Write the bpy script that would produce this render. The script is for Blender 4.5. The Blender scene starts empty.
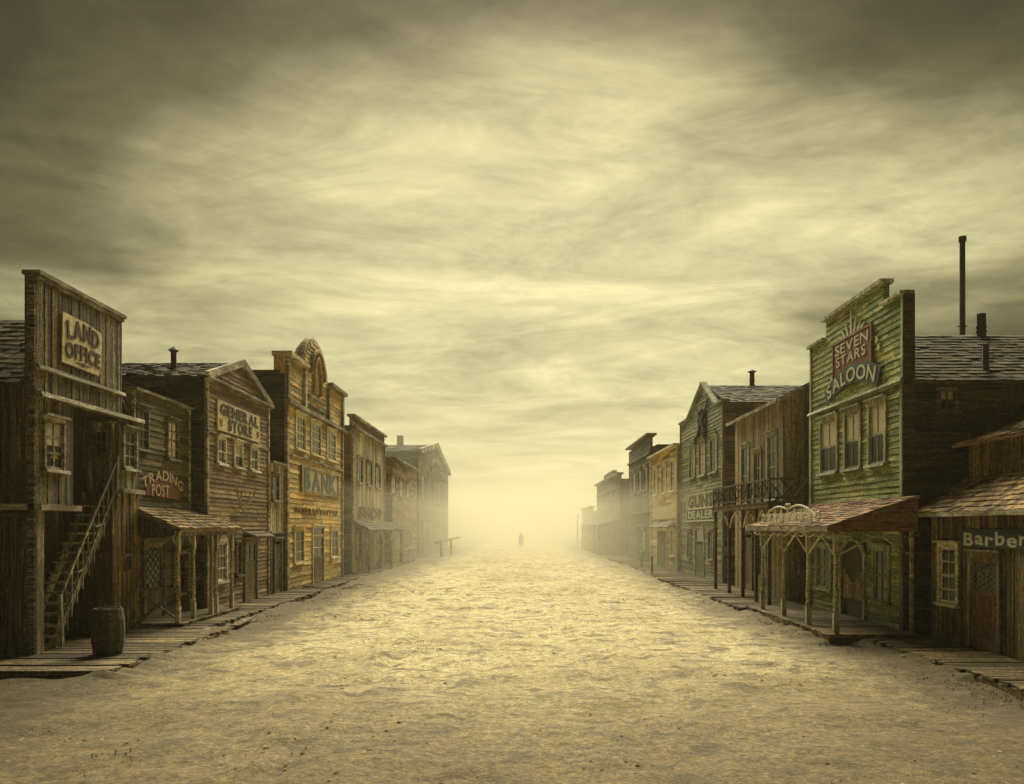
import bpy, math, random
import numpy as np
from mathutils import Vector, Matrix
random.seed(7)
R = math.radians
sc = bpy.context.scene
COL = sc.collection
FOC, VX, VY, EYE = 800.0, 520.0, 527.0, 2.6

# ------------------------------------------------------------------ materials
def nt(m):
    m.use_nodes = True
    t = m.node_tree; t.nodes.clear()
    return t, t.nodes, t.links
def N(t, typ, **kw):
    n = t.nodes.new(typ)
    for k, v in kw.items():
        if k.startswith('i_'):
            n.inputs[k[2:].replace('_', ' ')].default_value = v
        else: setattr(n, k, v)
    return n
def ramp(t, fac, stops, interp='LINEAR'):
    r = t.nodes.new('ShaderNodeValToRGB'); r.color_ramp.interpolation = interp
    e = r.color_ramp.elements
    while len(e) < len(stops): e.new(0.5)
    for el, (p, c) in zip(e, stops):
        el.position = p
        el.color = (c, c, c, 1) if isinstance(c, (int, float)) else (*c, 1)
    t.links.new(fac, r.inputs[0]); return r
def mix(t, a, b, fac, mode='MIX'):
    m = t.nodes.new('ShaderNodeMix'); m.data_type = 'RGBA'; m.blend_type = mode
    for k, v in ((0, fac), (6, a), (7, b)):
        sock = m.inputs[k]
        if isinstance(v, bpy.types.NodeSocket): t.links.new(v, sock)
        elif isinstance(v, (int, float)): sock.default_value = v if k == 0 else (v, v, v, 1)
        else: sock.default_value = (*v, 1)
    return m.outputs[2]
def ramp2(t, v, a, b):
    m = t.nodes.new('ShaderNodeMapRange'); m.interpolation_type = 'SMOOTHSTEP'; t.links.new(v, m.inputs[0]); m.inputs[1].default_value = a; m.inputs[2].default_value = b; return m.outputs[0]
def noise(t, coord, scale3, scale=1.0, detail=6, rough=0.6, dist=0.0, off=(0, 0, 0)):
    mp = t.nodes.new('ShaderNodeMapping'); mp.inputs['Scale'].default_value = scale3
    mp.inputs['Location'].default_value = off
    t.links.new(coord, mp.inputs[0])
    n = N(t, 'ShaderNodeTexNoise'); n.inputs['Scale'].default_value = scale
    n.inputs['Detail'].default_value = detail; n.inputs['Roughness'].default_value = rough
    n.inputs['Distortion'].default_value = dist
    t.links.new(mp.outputs[0], n.inputs['Vector']); return n.outputs['Fac']

MATS = {}
def wood(name, ca, cb, peel, axis='h', amt=0.5, rough=0.85, bump=0.6, vary=0.55, along='any', mott=1.0):
    """weathered boards: ca/cb surface tints, peel = bare or stained wood showing through"""
    if name in MATS: return MATS[name]
    m = bpy.data.materials.new(name); t, n, l = nt(m)
    tc = N(t, 'ShaderNodeTexCoord').outputs['Object']
    geo = N(t, 'ShaderNodeNewGeometry')
    s_gr = (1.1, 1.1, 42) if axis == 'h' else (34, 34, 0.9)
    s_md = (1.2, 1.2, 7) if axis == 'h' else (7, 7, 0.7)
    if along == 'flat': s_gr, s_md = (1.2, 42, 42), (1.0, 8, 8)
    g = noise(t, tc, s_gr, 1, 8, 0.7, 0.3)
    md = noise(t, tc, s_md, 1, 7, 0.65, 0.4, (3, 1, 7))
    big = noise(t, tc, (1, 1, 1), 0.55, 5, 0.6, 0.6, (9, 4, 2))
    fine = noise(t, tc, (1, 1, 1), 26, 6, 0.75, 0, (2, 2, 2))
    base = mix(t, ca, cb, ramp(t, big, [(0.35, 0), (0.62, 1)]).outputs[0])
    pm = N(t, 'ShaderNodeMath', operation='ADD'); l.new(md, pm.inputs[0]); l.new(g, pm.inputs[1])
    pm2 = N(t, 'ShaderNodeMath', operation='MULTIPLY_ADD'); l.new(big, pm2.inputs[0]); pm2.inputs[1].default_value = 0.7; l.new(pm.outputs[0], pm2.inputs[2])
    lo = 1.62 - 0.55 * amt
    mr = N(t, 'ShaderNodeMapRange'); l.new(pm2.outputs[0], mr.inputs[0]); mr.inputs[1].default_value = lo - 0.07; mr.inputs[2].default_value = lo + 0.07
    c = mix(t, base, peel, mr.outputs[0])
    # each board its own tone
    isl = N(t, 'ShaderNodeMapRange'); l.new(geo.outputs['Random Per Island'], isl.inputs[0]); isl.inputs[3].default_value = 1 - vary; isl.inputs[4].default_value = 1 + vary * 0.8
    c = mix(t, c, isl.outputs[0], 1.0, 'MULTIPLY')
    gr = ramp(t, g, [(0.32, 0.16), (0.48, 0.9), (0.66, 2.0)])
    fv = N(t, 'ShaderNodeMath', operation='MULTIPLY'); l.new(geo.outputs['Random Per Island'], fv.inputs[0]); fv.inputs[1].default_value = 7.31
    fw = N(t, 'ShaderNodeMath', operation='FRACT'); l.new(fv.outputs[0], fw.inputs[0])
    fx = N(t, 'ShaderNodeMapRange'); l.new(fw.outputs[0], fx.inputs[0]); fx.inputs[3].default_value = .35; fx.inputs[4].default_value = 1.0
    c = mix(t, c, gr.outputs[0], fx.outputs[0], 'MULTIPLY')
    fr = ramp(t, fine, [(0.36, 0.22), (0.5, 1.0), (0.64, 2.2)])
    c = mix(t, c, fr.outputs[0], fx.outputs[0], 'MULTIPLY')
    fl = noise(t, tc, (1, 1, 2.2) if axis == 'h' else (2.2, 2.2, 1), 9, 7, 0.72, 0.5, (5, 8, 1))
    c = mix(t, c, mix(t, c, (1.9, 1.8, 1.55), 1.0, 'MULTIPLY'), ramp(t, fl, [(.56, 0), (.62, mott)]).outputs[0])
    c = mix(t, c, mix(t, c, (.38, .35, .30), 1.0, 'MULTIPLY'), ramp(t, fl, [(.38, mott), (.45, 0)]).outputs[0])
    b = N(t, 'ShaderNodeBsdfPrincipled'); l.new(c, b.inputs['Base Color']); b.inputs['Roughness'].default_value = rough
    b.inputs['Specular IOR Level'].default_value = 0.25
    hh = N(t, 'ShaderNodeMath', operation='MULTIPLY_ADD'); l.new(fine, hh.inputs[0]); hh.inputs[1].default_value = 0.5; l.new(g, hh.inputs[2])
    bp = N(t, 'ShaderNodeBump'); bp.inputs['Strength'].default_value = bump; bp.inputs['Distance'].default_value = 0.02
    l.new(hh.outputs[0], bp.inputs['Height']); l.new(bp.outputs[0], b.inputs['Normal'])
    o = N(t, 'ShaderNodeOutputMaterial'); l.new(b.outputs[0], o.inputs[0])
    MATS[name] = m; return m
def plain(name, ca, cb, scale=12, rough=0.7, metal=0.0, bump=0.3, spec=0.3, emit=None, es=0.0):
    if name in MATS: return MATS[name]
    m = bpy.data.materials.new(name); t, n, l = nt(m)
    tc = N(t, 'ShaderNodeTexCoord').outputs['Object']
    f = noise(t, tc, (1, 1, 1), scale, 7, 0.7)
    c = mix(t, ca, cb, ramp(t, f, [(0.38, 0), (0.62, 1)]).outputs[0])
    b = N(t, 'ShaderNodeBsdfPrincipled'); l.new(c, b.inputs['Base Color'])
    b.inputs['Roughness'].default_value = rough; b.inputs['Metallic'].default_value = metal
    b.inputs['Specular IOR Level'].default_value = spec
    if emit:
        e = mix(t, emit, tuple(x * 0.35 for x in emit), ramp(t, f, [(0.4, 0), (0.6, 1)]).outputs[0])
        l.new(e, b.inputs['Emission Color']); b.inputs['Emission Strength'].default_value = es
    bp = N(t, 'ShaderNodeBump'); bp.inputs['Strength'].default_value = bump; bp.inputs['Distance'].default_value = 0.01
    l.new(f, bp.inputs['Height']); l.new(bp.outputs[0], b.inputs['Normal'])
    o = N(t, 'ShaderNodeOutputMaterial'); l.new(b.outputs[0], o.inputs[0])
    MATS[name] = m; return m

GREYV = wood('grey_planks', (.31, .28, .19), (.20, .175, .11), (.13, .10, .055), 'v', .6)
GREYH = wood('grey_boards', (.22, .19, .13), (.15, .125, .08), (.09, .07, .04), 'h', .7)
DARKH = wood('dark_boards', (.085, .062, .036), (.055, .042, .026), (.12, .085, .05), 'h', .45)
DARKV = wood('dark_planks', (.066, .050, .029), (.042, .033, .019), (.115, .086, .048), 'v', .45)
YELV = wood('yellowed_planks', (.46, .32, .09), (.32, .22, .07), (.10, .068, .03), 'v', .6)
TEALH = wood('teal_clapboard', (.13, .175, .125), (.075, .10, .075), (.14, .115, .06), 'h', .75)
BROWNH = wood('brown_clapboard', (.23, .15, .075), (.15, .097, .05), (.27, .20, .11), 'h', .6)
PALEV = wood('pale_planks', (.58, .50, .30), (.44, .38, .22), (.26, .20, .11), 'v', .35)
OCHRE = wood('ochre_boards', (.68, .42, .085), (.50, .32, .08), (.60, .48, .22), 'h', .5)
OCHREP = wood('pale_ochre_boards', (.58, .49, .25), (.45, .39, .21), (.56, .38, .12), 'h', .5)
STONEG = wood('grey_parapet', (.30, .29, .22), (.22, .21, .16), (.40, .34, .18), 'h', .6)
YELH = wood('yellow_boards', (.62, .46, .15), (.50, .38, .14), (.34, .27, .14), 'h', .4)
SLATEH = wood('slate_boards', (.075, .085, .085), (.05, .06, .06), (.12, .115, .085), 'h', .6)
GREENH = wood('green_clapboard', (.165, .235, .07), (.115, .175, .055), (.33, .35, .14), 'h', .5, vary=.4)
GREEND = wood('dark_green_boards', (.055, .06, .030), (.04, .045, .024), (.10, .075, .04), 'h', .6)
GUNH = wood('sage_boards_over_brick', (.22, .25, .16), (.17, .20, .13), (.40, .22, .10), 'h', .25)
BALV = wood('brown_planks', (.26, .20, .11), (.18, .135, .075), (.32, .26, .15), 'v', .7)
BARBV = wood('barber_planks', (.105, .084, .045), (.068, .055, .030), (.17, .12, .055), 'v', .6)
SHING = wood('wood_shingles', (.15, .098, .045), (.085, .058, .030), (.24, .165, .075), 'h', .7, vary=.7)
SHINGR = wood('red_shingles', (.16, .070, .036), (.10, .046, .028), (.24, .14, .07), 'h', .6, vary=.6)
SHINGD = wood('dark_shingles', (.07, .054, .033), (.045, .036, .024), (.105, .083, .05), 'h', .6, vary=.7)
DECK = wood('deck_planks', (.095, .075, .042), (.06, .047, .028), (.19, .145, .07), 'h', .5, along='flat', vary=.6)
TRIMG = wood('grey_trim', (.50, .47, .35), (.37, .34, .24), (.15, .12, .07), 'h', .55, vary=.25, mott=.35)
TRIMV = wood('grey_post_wood', (.50, .46, .33), (.38, .34, .23), (.13, .10, .055), 'v', .6, vary=.25, mott=.35)
TRIMD = wood('dark_trim', (.12, .10, .065), (.085, .07, .045), (.18, .15, .10), 'h', .5, vary=.25)
TRIMO = wood('ochre_trim', (.72, .66, .45), (.56, .50, .32), (.50, .38, .16), 'h', .35, vary=.15, mott=.35)
TRIMP = wood('pale_painted_trim', (.76, .73, .56), (.58, .55, .40), (.24, .21, .14), 'h', .35, vary=.15, mott=.35)
TRIMPV = wood('pale_painted_posts', (.58, .54, .39), (.42, .39, .27), (.24, .21, .14), 'v', .35, vary=.15, mott=.3)
TRIMS = wood('sage_trim', (.46, .50, .34), (.33, .37, .24), (.18, .16, .10), 'v', .5, vary=.25, mott=.35)
DOORW = wood('door_wood', (.17, .125, .07), (.12, .09, .05), (.22, .17, .09), 'v', .6, vary=.35)
DOORR = wood('red_door_wood', (.30, .135, .06), (.22, .10, .05), (.15, .09, .05), 'v', .6, vary=.35)
PANEG = plain('old_glass', (.012, .012, .009), (.03, .028, .02), 3, .22, 0, .25, .22)
CURT = plain('curtain_behind_glass', (.58, .52, .34), (.36, .31, .19), 9, .5, 0, .3, .5)
LIT = plain('lamplit_glass', (.25, .15, .05), (.10, .07, .03), 14, .3, 0, .2, .5, (1.0, .62, .16), .06)
IRON = plain('rusty_iron', (.07, .06, .05), (.12, .08, .05), 18, .7, .4, .3)
BOARDP = plain('worn_sign_paint', (.88, .78, .50), (.50, .40, .22), 10, .8, 0, .5)
OCHRED = plain('faded_brown_paint', (.14, .10, .04), (.30, .21, .07), 20, .8, 0, .4)
BOARDR = plain('red_sign_paint', (.24, .075, .032), (.11, .05, .028), 14, .8, 0, .5)
BOARDB = plain('blue_black_sign_paint', (.035, .05, .05), (.06, .075, .07), 24, .8, 0, .5)
BOARDG = plain('grey_sign_paint', (.64, .55, .28), (.42, .38, .22), 24, .8, 0, .5)
INKD = plain('dark_letter_paint', (.035, .025, .015), (.11, .08, .045), 26, .8, 0, .4)
INKW = plain('pale_letter_paint', (.72, .72, .54), (.36, .36, .26), 26, .8, 0, .4)
INKC = plain('cream_letter_paint', (.60, .50, .30), (.40, .33, .19), 26, .8, 0, .4)
INKBL = plain('blue_grey_letter_paint', (.10, .12, .11), (.18, .19, .15), 26, .8, 0, .4)
YFLOWER = plain('yellow_flower_paint', (.55, .36, .06), (.30, .2, .05), 20, .8)
BONE = plain('weathered_antler', (.42, .38, .26), (.28, .24, .16), 18, .7)
CLOTHD = plain('dark_wool', (.04, .04, .035), (.06, .055, .045), 20, .9)
SKINM = plain('weathered_skin', (.35, .22, .14), (.30, .18, .11), 20, .6)
STAVE = wood('barrel_staves', (.20, .18, .125), (.15, .13, .085), (.09, .075, .045), 'v', .6, vary=.35)

# ------------------------------------------------------------------ objects
LOC = {}
def tag(o, label=None, cat=None, group=None, kind=None):
    if label: o['label'] = label
    if cat: o['category'] = cat
    if group: o['group'] = group
    if kind: o['kind'] = kind
    return o
def thing(name, label, cat, loc, group=None):
    o = bpy.data.objects.new(name, None); COL.objects.link(o); o.location = loc
    o.empty_display_size = 0.3
    return tag(o, label, cat, group)
def origin(o):
    v = Vector((0, 0, 0))
    while o is not None: v += o.location; o = o.parent
    return v

class Frame:
    """a vertical plane: u to the viewer's right, z up, n towards the viewer"""
    def __init__(s, O, U, Nn): s.O, s.U, s.N = Vector(O), Vector(U), Vector(Nn)
    def p(s, u, z, n=0.0): return s.O + s.U * u + s.N * n + Vector((0, 0, z))
    def shift(s, n): return type(s)._mk(s, n)
class Face(Frame):
    """street facade at distance D on side sd (-1 left, +1 right); u = -sd*Y"""
    def __init__(s, sd, D):
        super().__init__((sd * D, 0, 0), (0, -sd, 0), (-sd, 0, 0)); s.sd, s.D = sd, D
    def u(s, x): return -s.sd * s.D * FOC / abs(x - VX)
    def z(s, x, y): return EYE + (VY - y) / abs(x - VX) * s.D
    def Y(s, y): return -s.sd * y
class Side(Frame):
    """wall facing down the street towards the camera at Y = y0; u = X"""
    def __init__(s, y0): super().__init__((0, y0, 0), (1, 0, 0), (0, -1, 0)); s.y0 = y0
class Back(Frame):
    def __init__(s, y0): super().__init__((0, y0, 0), (-1, 0, 0), (0, 1, 0))

class MB:
    def __init__(s): s.v, s.f = [], []
    def add(s, vs, fs):
        k = len(s.v); s.v += [tuple(v) for v in vs]; s.f += [tuple(i + k for i in f) for f in fs]
    def hexa(s, p):   # 8 points: bottom ring 0-3, top ring 4-7
        s.add(p, [(0, 3, 2, 1), (4, 5, 6, 7), (0, 1, 5, 4), (1, 2, 6, 5), (2, 3, 7, 6), (3, 0, 4, 7)])
    def fbox(s, F, u0, u1, z0, z1, n0, n1, n0t=None, n1t=None, ju=0.0):
        if u1 < u0: u0, u1 = u1, u0
        n0t = n0 if n0t is None else n0t; n1t = n1 if n1t is None else n1t
        s.hexa([F.p(u0, z0, n1), F.p(u1, z0, n1), F.p(u1, z0, n0), F.p(u0, z0, n0),
                F.p(u0 + ju, z1, n1t), F.p(u1 + ju, z1, n1t), F.p(u1 + ju, z1, n0t), F.p(u0 + ju, z1, n0t)])
    def box(s, x0, x1, y0, y1, z0, z1):
        x0, x1 = sorted((x0, x1)); y0, y1 = sorted((y0, y1))
        s.hexa([(x0, y0, z0), (x1, y0, z0), (x1, y1, z0), (x0, y1, z0), (x0, y0, z1), (x1, y0, z1), (x1, y1, z1), (x0, y1, z1)])
    def bar(s, a, b, w, d=None, up=(0, 0, 1)):
        a, b = Vector(a), Vector(b); d = d or w; t = (b - a).normalized(); up = Vector(up)
        if abs(t.dot(up)) > .95: up = Vector((0, 1, 0))
        sx = t.cross(up).normalized() * w / 2; sy = sx.cross(t).normalized() * d / 2
        s.hexa([a - sx - sy, a + sx - sy, a + sx + sy, a - sx + sy, b - sx - sy, b + sx - sy, b + sx + sy, b - sx + sy])
    def prism(s, F, pts, n0, n1):  # polygon pts (u,z), CCW seen from viewer
        k = len(pts)
        vs = [F.p(u, z, n1) for u, z in pts] + [F.p(u, z, n0) for u, z in pts]
        fs = [tuple(range(k)), tuple(range(2 * k - 1, k - 1, -1))] + [(i, i + k, (i + 1) % k + k, (i + 1) % k) for i in range(k)]
        s.add(vs, fs)
    def tube(s, a, b, r0, r1=None, seg=8):
        a, b = Vector(a), Vector(b); r1 = r0 if r1 is None else r1; t = (b - a).normalized()
        x = t.cross(Vector((0, 0, 1)) if abs(t.z) < .9 else Vector((1, 0, 0))).normalized(); y = t.cross(x)
        vs = []
        for c, r in ((a, r0), (b, r1)):
            vs += [c + (x * math.cos(2 * math.pi * i / seg) + y * math.sin(2 * math.pi * i / seg)) * r for i in range(seg)]
        fs = [(i, (i + 1) % seg, (i + 1) % seg + seg, i + seg) for i in range(seg)] + [tuple(range(seg - 1, -1, -1)), tuple(range(seg, 2 * seg))]
        s.add(vs, fs)
    def path(s, pts, r, seg=6):
        """one continuous swept tube"""
        P = [Vector(p) for p in pts]; k = len(P); vs = []; fs = []
        rr = r if isinstance(r, (list, tuple)) else [r] * k
        for i in range(k):
            t = (P[min(i + 1, k - 1)] - P[max(i - 1, 0)]).normalized()
            x = t.cross(Vector((.31, .17, .93))).normalized(); y = t.cross(x)
            vs += [P[i] + (x * math.cos(2 * math.pi * j / seg) + y * math.sin(2 * math.pi * j / seg)) * rr[i] for j in range(seg)]
        for i in range(k - 1):
            for j in range(seg):
                fs.append((i * seg + j, i * seg + (j + 1) % seg, (i + 1) * seg + (j + 1) % seg, (i + 1) * seg + j))
        fs += [tuple(range(seg - 1, -1, -1)), tuple(range((k - 1) * seg, k * seg))]
        s.add(vs, fs)
    def lathe(s, x, y, prof, seg=12, a0=0.0):
        vs = []; k = len(prof)
        for z, r in prof:
            vs += [(x + r * math.cos(a0 + 2 * math.pi * i / seg), y + r * math.sin(a0 + 2 * math.pi * i / seg), z) for i in range(seg)]
        fs = [(j * seg + i, j * seg + (i + 1) % seg, (j + 1) * seg + (i + 1) % seg, (j + 1) * seg + i) for j in range(k - 1) for i in range(seg)]
        fs += [tuple(range(seg - 1, -1, -1)), tuple(range((k - 1) * seg, k * seg))]
        s.add(vs, fs)
    def build(s, name, mat, parent=None, smooth=False):
        if not s.v: return None
        off = origin(parent) if parent is not None else Vector((0, 0, 0))
        me = bpy.data.meshes.new(name)
        me.from_pydata([(v[0] - off.x, v[1] - off.y, v[2] - off.z) for v in s.v], [], s.f)
        if smooth:
            me.polygons.foreach_set('use_smooth', [True] * len(me.polygons))
        me.materials.append(mat)
        o = bpy.data.objects.new(name, me); COL.objects.link(o)
        if parent is not None: o.parent = parent
        return o

def spans(pts, c, ax):
    """crossings of polygon pts with the line coord[ax]=c, as intervals on the other axis"""
    r = []
    for i in range(len(pts)):
        a, b = pts[i], pts[(i + 1) % len(pts)]
        if (a[ax] <= c) != (b[ax] <= c):
            r.append(a[1 - ax] + (c - a[ax]) / (b[ax] - a[ax]) * (b[1 - ax] - a[1 - ax]))
    r.sort(); return [(r[i], r[i + 1]) for i in range(0, len(r) - 1, 2)]
def cut(sp, a, b):
    out = []
    for s0, s1 in sp:
        if b <= s0 or a >= s1: out.append((s0, s1)); continue
        if a > s0: out.append((s0, a))
        if b < s1: out.append((b, s1))
    return out
def cladding(m, F, pts, holes, style, w=0.17, n=0.0, thick=0.035, wear=1.0):
    """boards over the outline pts, cut round holes (u0,u1,z0,z1)"""
    rnd = random
    if style == 'h':
        z0, z1 = min(p[1] for p in pts), max(p[1] for p in pts); z = z0
        while z < z1 - .01:
            h = min(w * rnd.uniform(.9, 1.1), z1 - z)
            sp = spans(pts, z + h * .5, 1)
            for (a, b, c, d) in holes:
                if c < z + h * .6 and d > z + h * .4: sp = cut(sp, a, b)
            for (a, b) in sp:
                u = a
                while u < b - .005:
                    L = rnd.uniform(1.2, 3.6)
                    e = b if b - u < L * 1.3 else u + L
                    t = thick * rnd.uniform(.8, 1.25) * wear
                    dz = rnd.uniform(-.008, .008) * wear
                    m.fbox(F, u + .002, e - rnd.uniform(.002, .008), z + dz, z + h + .012, n - .01, n + t, n - .01, n + .006)
                    u = e
            z += h
    else:
        u0, u1 = min(p[0] for p in pts), max(p[0] for p in pts); u = u0
        while u < u1 - .01:
            h = min(w * rnd.uniform(.75, 1.25), u1 - u)
            sp = spans(pts, u + h * .5, 0)
            for (a, b, c, d) in holes:
                if a < u + h * .6 and b > u + h * .4: sp = cut(sp, c, d)
            for (a, b) in sp:
                t = thick * rnd.uniform(.5, 1.1)
                gap = rnd.uniform(.004, .012) * wear
                m.fbox(F, u + gap, u + h - gap, a, b, n - .01, n + t, n - .01, n + t * rnd.uniform(.8, 1.1), ju=rnd.uniform(-.005, .005))
            u += h
def wall(b, F, pts, holes, style, mat, w=0.17, back=0.14, name='wall', wear=1.0, backmat=None):
    m = MB(); m.prism(F, pts, -back, 0.0); cladding(m, F, pts, holes, style, w, wear=wear)
    return m.build(name, mat, b)
def rect(u0, u1, z0, z1):
    if u1 < u0: u0, u1 = u1, u0
    return [(u0, z0), (u1, z0), (u1, z1), (u0, z1)]

def window(b, F, u0, u1, z0, z1, trim, rows=2, cols=2, pane=PANEG, hood=True, cw=0.09, sill=True, upper=None, n=0.0):
    """casing + sash (window) > pane, sill; returns the hole"""
    if u1 < u0: u0, u1 = u1, u0
    m = MB()
    a = .05 + n
    for (x0, x1, y0, y1) in ((u0 - cw, u0, z0, z1), (u1, u1 + cw, z0, z1), (u0 - cw, u1 + cw, z1, z1 + cw * 1.1)):
        m.fbox(F, x0, x1, y0, y1, n - .01, a + .02)
    s = .045; k = n + .028
    for (x0, x1, y0, y1) in ((u0, u0 + s, z0, z1), (u1 - s, u1, z0, z1), (u0 + s, u1 - s, z1 - s, z1), (u0 + s, u1 - s, z0, z0 + s * 1.4)):
        m.fbox(F, x0, x1, y0, y1, n + .004, k)
    for i in range(1, rows):
        z = z0 + (z1 - z0) * i / rows; t = .032 if i * 2 == rows else .018
        m.fbox(F, u0 + s, u1 - s, z - t, z + t, n + .006, k + .004)
    for j in range(1, cols):
        u = u0 + (u1 - u0) * j / cols
        m.fbox(F, u - .016, u + .016, z0 + s * 1.4, z1 - s, n + .008, k + .001)
    if hood: m.fbox(F, u0 - cw - .05, u1 + cw + .05, z1 + cw * 1.1, z1 + cw * 1.1 + .05, n - .01, n + .15)
    wo = m.build('window', trim, b)
    p = MB(); zz = z1 if upper is None else z0 + (z1 - z0) * .5
    p.fbox(F, u0, u1, z0, zz, n - .008, n + .016); p.build('pane', pane, wo)
    if upper is not None:
        p = MB(); p.fbox(F, u0, u1, zz, z1, n - .008, n + .016); p.build('pane', upper, wo)
    if sill:
        p = MB(); p.fbox(F, u0 - cw - .04, u1 + cw + .04, z0 - .07, z0, n - .01, n + .15, n - .01, n + .13); p.build('sill', trim, wo)
    return (u0 - cw, u1 + cw, z0 - .03, z1 + cw)
def door(b, F, u0, u1, z0, z1, trim, mat=DOORW, glass=0.4, diamond=False, pane=PANEG, transom=0.0, n=0.0, knob=True):
    if u1 < u0: u0, u1 = u1, u0
    cw = .1; zt = z1 - transom
    m = MB()
    for (x0, x1, y0, y1) in ((u0 - cw, u0, z0, z1), (u1, u1 + cw, z0, z1), (u0 - cw, u1 + cw, z1, z1 + cw * 1.2)):
        m.fbox(F, x0, x1, y0, y1, n - .01, n + .075)
    m.fbox(F, u0 - cw - .05, u1 + cw + .05, z1 + cw * 1.2, z1 + cw * 1.2 + .05, n - .01, n + .14)
    if transom: m.fbox(F, u0, u1, zt, zt + .06, n - .01, n + .05)
    fr = m.build('door_frame', trim, b)
    if transom:
        p = MB(); p.fbox(F, u0, u1, zt + .06, z1, n - .01, n + .015); p.build('pane', pane, fr)
    d = MB(); zg = zt - (zt - z0) * glass; s = .09
    d.fbox(F, u0, u1, z0, zg - s * .5, n - .01, n + .02)
    for (x0, x1, y0, y1) in ((u0, u0 + s, z0, zt), (u1 - s, u1, z0, zt), (u0 + s, u1 - s, zt - s, zt), (u0 + s, u1 - s, zg - s, zg), (u0 + s, u1 - s, z0, z0 + .2)):
        d.fbox(F, x0, x1, y0, y1, n - .005, n + .04)
    uu = u0 + s
    while uu < u1 - s - .05:   # plank seams on the lower panel
        d.fbox(F, uu + .006, uu + .10, z0 + .2, zg - s, n, n + .026); uu += .115
    do = d.build('door', mat, b)
    if glass > 0:
        p = MB(); p.fbox(F, u0 + s, u1 - s, zg, zt - s, n - .005, n + .012); p.build('pane', pane, do)
        g = MB()
        if diamond:
            W, H = (u1 - u0 - 2 * s), (zt - s - zg); k = 3; q = 5
            for i in range(-q, k + q):
                for sg in (1, -1):
                    pts = []
                    for tt in (0, 1):
                        pass
                    # line u = u0+s + (i/k)W + sg * (z-zg)*(W/k)/(H/q)
                    sl = (W / k) / (H / q) * sg
                    ua = u0 + s + i * W / k; za, zb = zg, zt - s
                    ub = ua + sl * (zb - za)
                    lo, hi = u0 + s, u1 - s
                    def at(uv): return za + (uv - ua) / sl
                    A, B = (ua, za), (ub, zb)
                    if (ua < lo and ub < lo) or (ua > hi and ub > hi): continue
                    if A[0] < lo: A = (lo, at(lo))
                    if A[0] > hi: A = (hi, at(hi))
                    if B[0] < lo: B = (lo, at(lo))
                    if B[0] > hi: B = (hi, at(hi))
                    if abs(A[1] - B[1]) < .03: continue
                    g.bar(F.p(A[0], A[1], n + .018), F.p(B[0], B[1], n + .018), .016, .012)
        else:
            g.fbox(F, (u0 + u1) / 2 - .016, (u0 + u1) / 2 + .016, zg, zt - s, n, n + .03)
            g.fbox(F, u0 + s, u1 - s, (zg + zt - s) / 2 - .016, (zg + zt - s) / 2 + .016, n, n + .031)
        g.build('glazing_bar', trim, do)
    if knob:
        kx = u1 - .05
        g = MB(); g.tube(F.p(kx, z0 + .95, n + .03), F.p(kx, z0 + .95, n + .09), .028, .03); g.build('knob', IRON, do)
    return (u0 - cw, u1 + cw, z0 - .05, z1 + cw)

def shingles(b, name, mat, e0, e1, r1, r0, rowh=0.2, w=0.22, thick=0.03, base=0.06, parent=None):
    """roof slope: eave e0-e1, top r0-r1; one mesh of overlapping shingles on a slab"""
    e0, e1, r0, r1 = map(Vector, (e0, e1, r0, r1))
    m = MB(); nrm = (e1 - e0).cross(r0 - e0).normalized()
    if nrm.z < 0: nrm = -nrm
    m.hexa([e0 - nrm * base, e1 - nrm * base, r1 - nrm * base, r0 - nrm * base, e0, e1, r1, r0])
    L = ((r0 - e0).length + (r1 - e1).length) / 2; k = max(2, int(L / rowh))
    for i in range(k):
        a, c = i / k, (i + 1.25) / k
        A0, A1 = e0.lerp(r0, a), e1.lerp(r1, a); C0, C1 = e0.lerp(r0, min(c, 1)), e1.lerp(r1, min(c, 1))
        W = (A1 - A0).length; q = 0.0
        while q < W - .01:
            ww = min(w * random.uniform(.6, 1.4), W - q)
            if random.random() > .025:
                t0, t1 = (q + .004) / W, (q + ww - .004) / W
                sl = (C0 - A0) * random.uniform(-.1, .07)
                P0, P1 = A0.lerp(A1, t0) + sl, A0.lerp(A1, t1) + sl; Q0, Q1 = C0.lerp(C1, t0), C0.lerp(C1, t1)
                h = thick * random.uniform(.7, 1.5); h2 = h * random.uniform(.8, 1.2)
                m.hexa([P0 + nrm * .002, P1 + nrm * .002, Q1, Q0, P0 + nrm * h, P1 + nrm * h2, Q1 + nrm * .008, Q0 + nrm * .008])
            q += ww
    return m.build(name, mat, b)

# lettering --------------------------------------------------------
_tc = {}
def glyphs(txt, bold=0.02):
    """list of (verts, faces, x0, x1) per letter, cap height ~0.7, and total width"""
    key = (txt, bold)
    if key in _tc: return _tc[key]
    out = []; pen = 0
    for ch in txt:
        if ch == ' ': pen += .3; continue
        cu = bpy.data.curves.new('txt', 'FONT'); cu.body = ch; cu.size = 1; cu.extrude = .02; cu.offset = bold; cu.resolution_u = 3
        ob = bpy.data.objects.new('txt', cu); COL.objects.link(ob)
        me = bpy.data.meshes.new_from_object(ob.evaluated_get(bpy.context.evaluated_depsgraph_get()))
        vs = [v.co.copy() for v in me.vertices]; fs = [tuple(p.vertices) for p in me.polygons]
        bpy.data.objects.remove(ob); bpy.data.curves.remove(cu); bpy.data.meshes.remove(me)
        x0, x1 = min(v.x for v in vs), max(v.x for v in vs)
        out.append((vs, fs, pen - x0, x1 - x0)); pen += x1 - x0 + .10
    _tc[key] = (out, pen - .10); return _tc[key]
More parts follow.
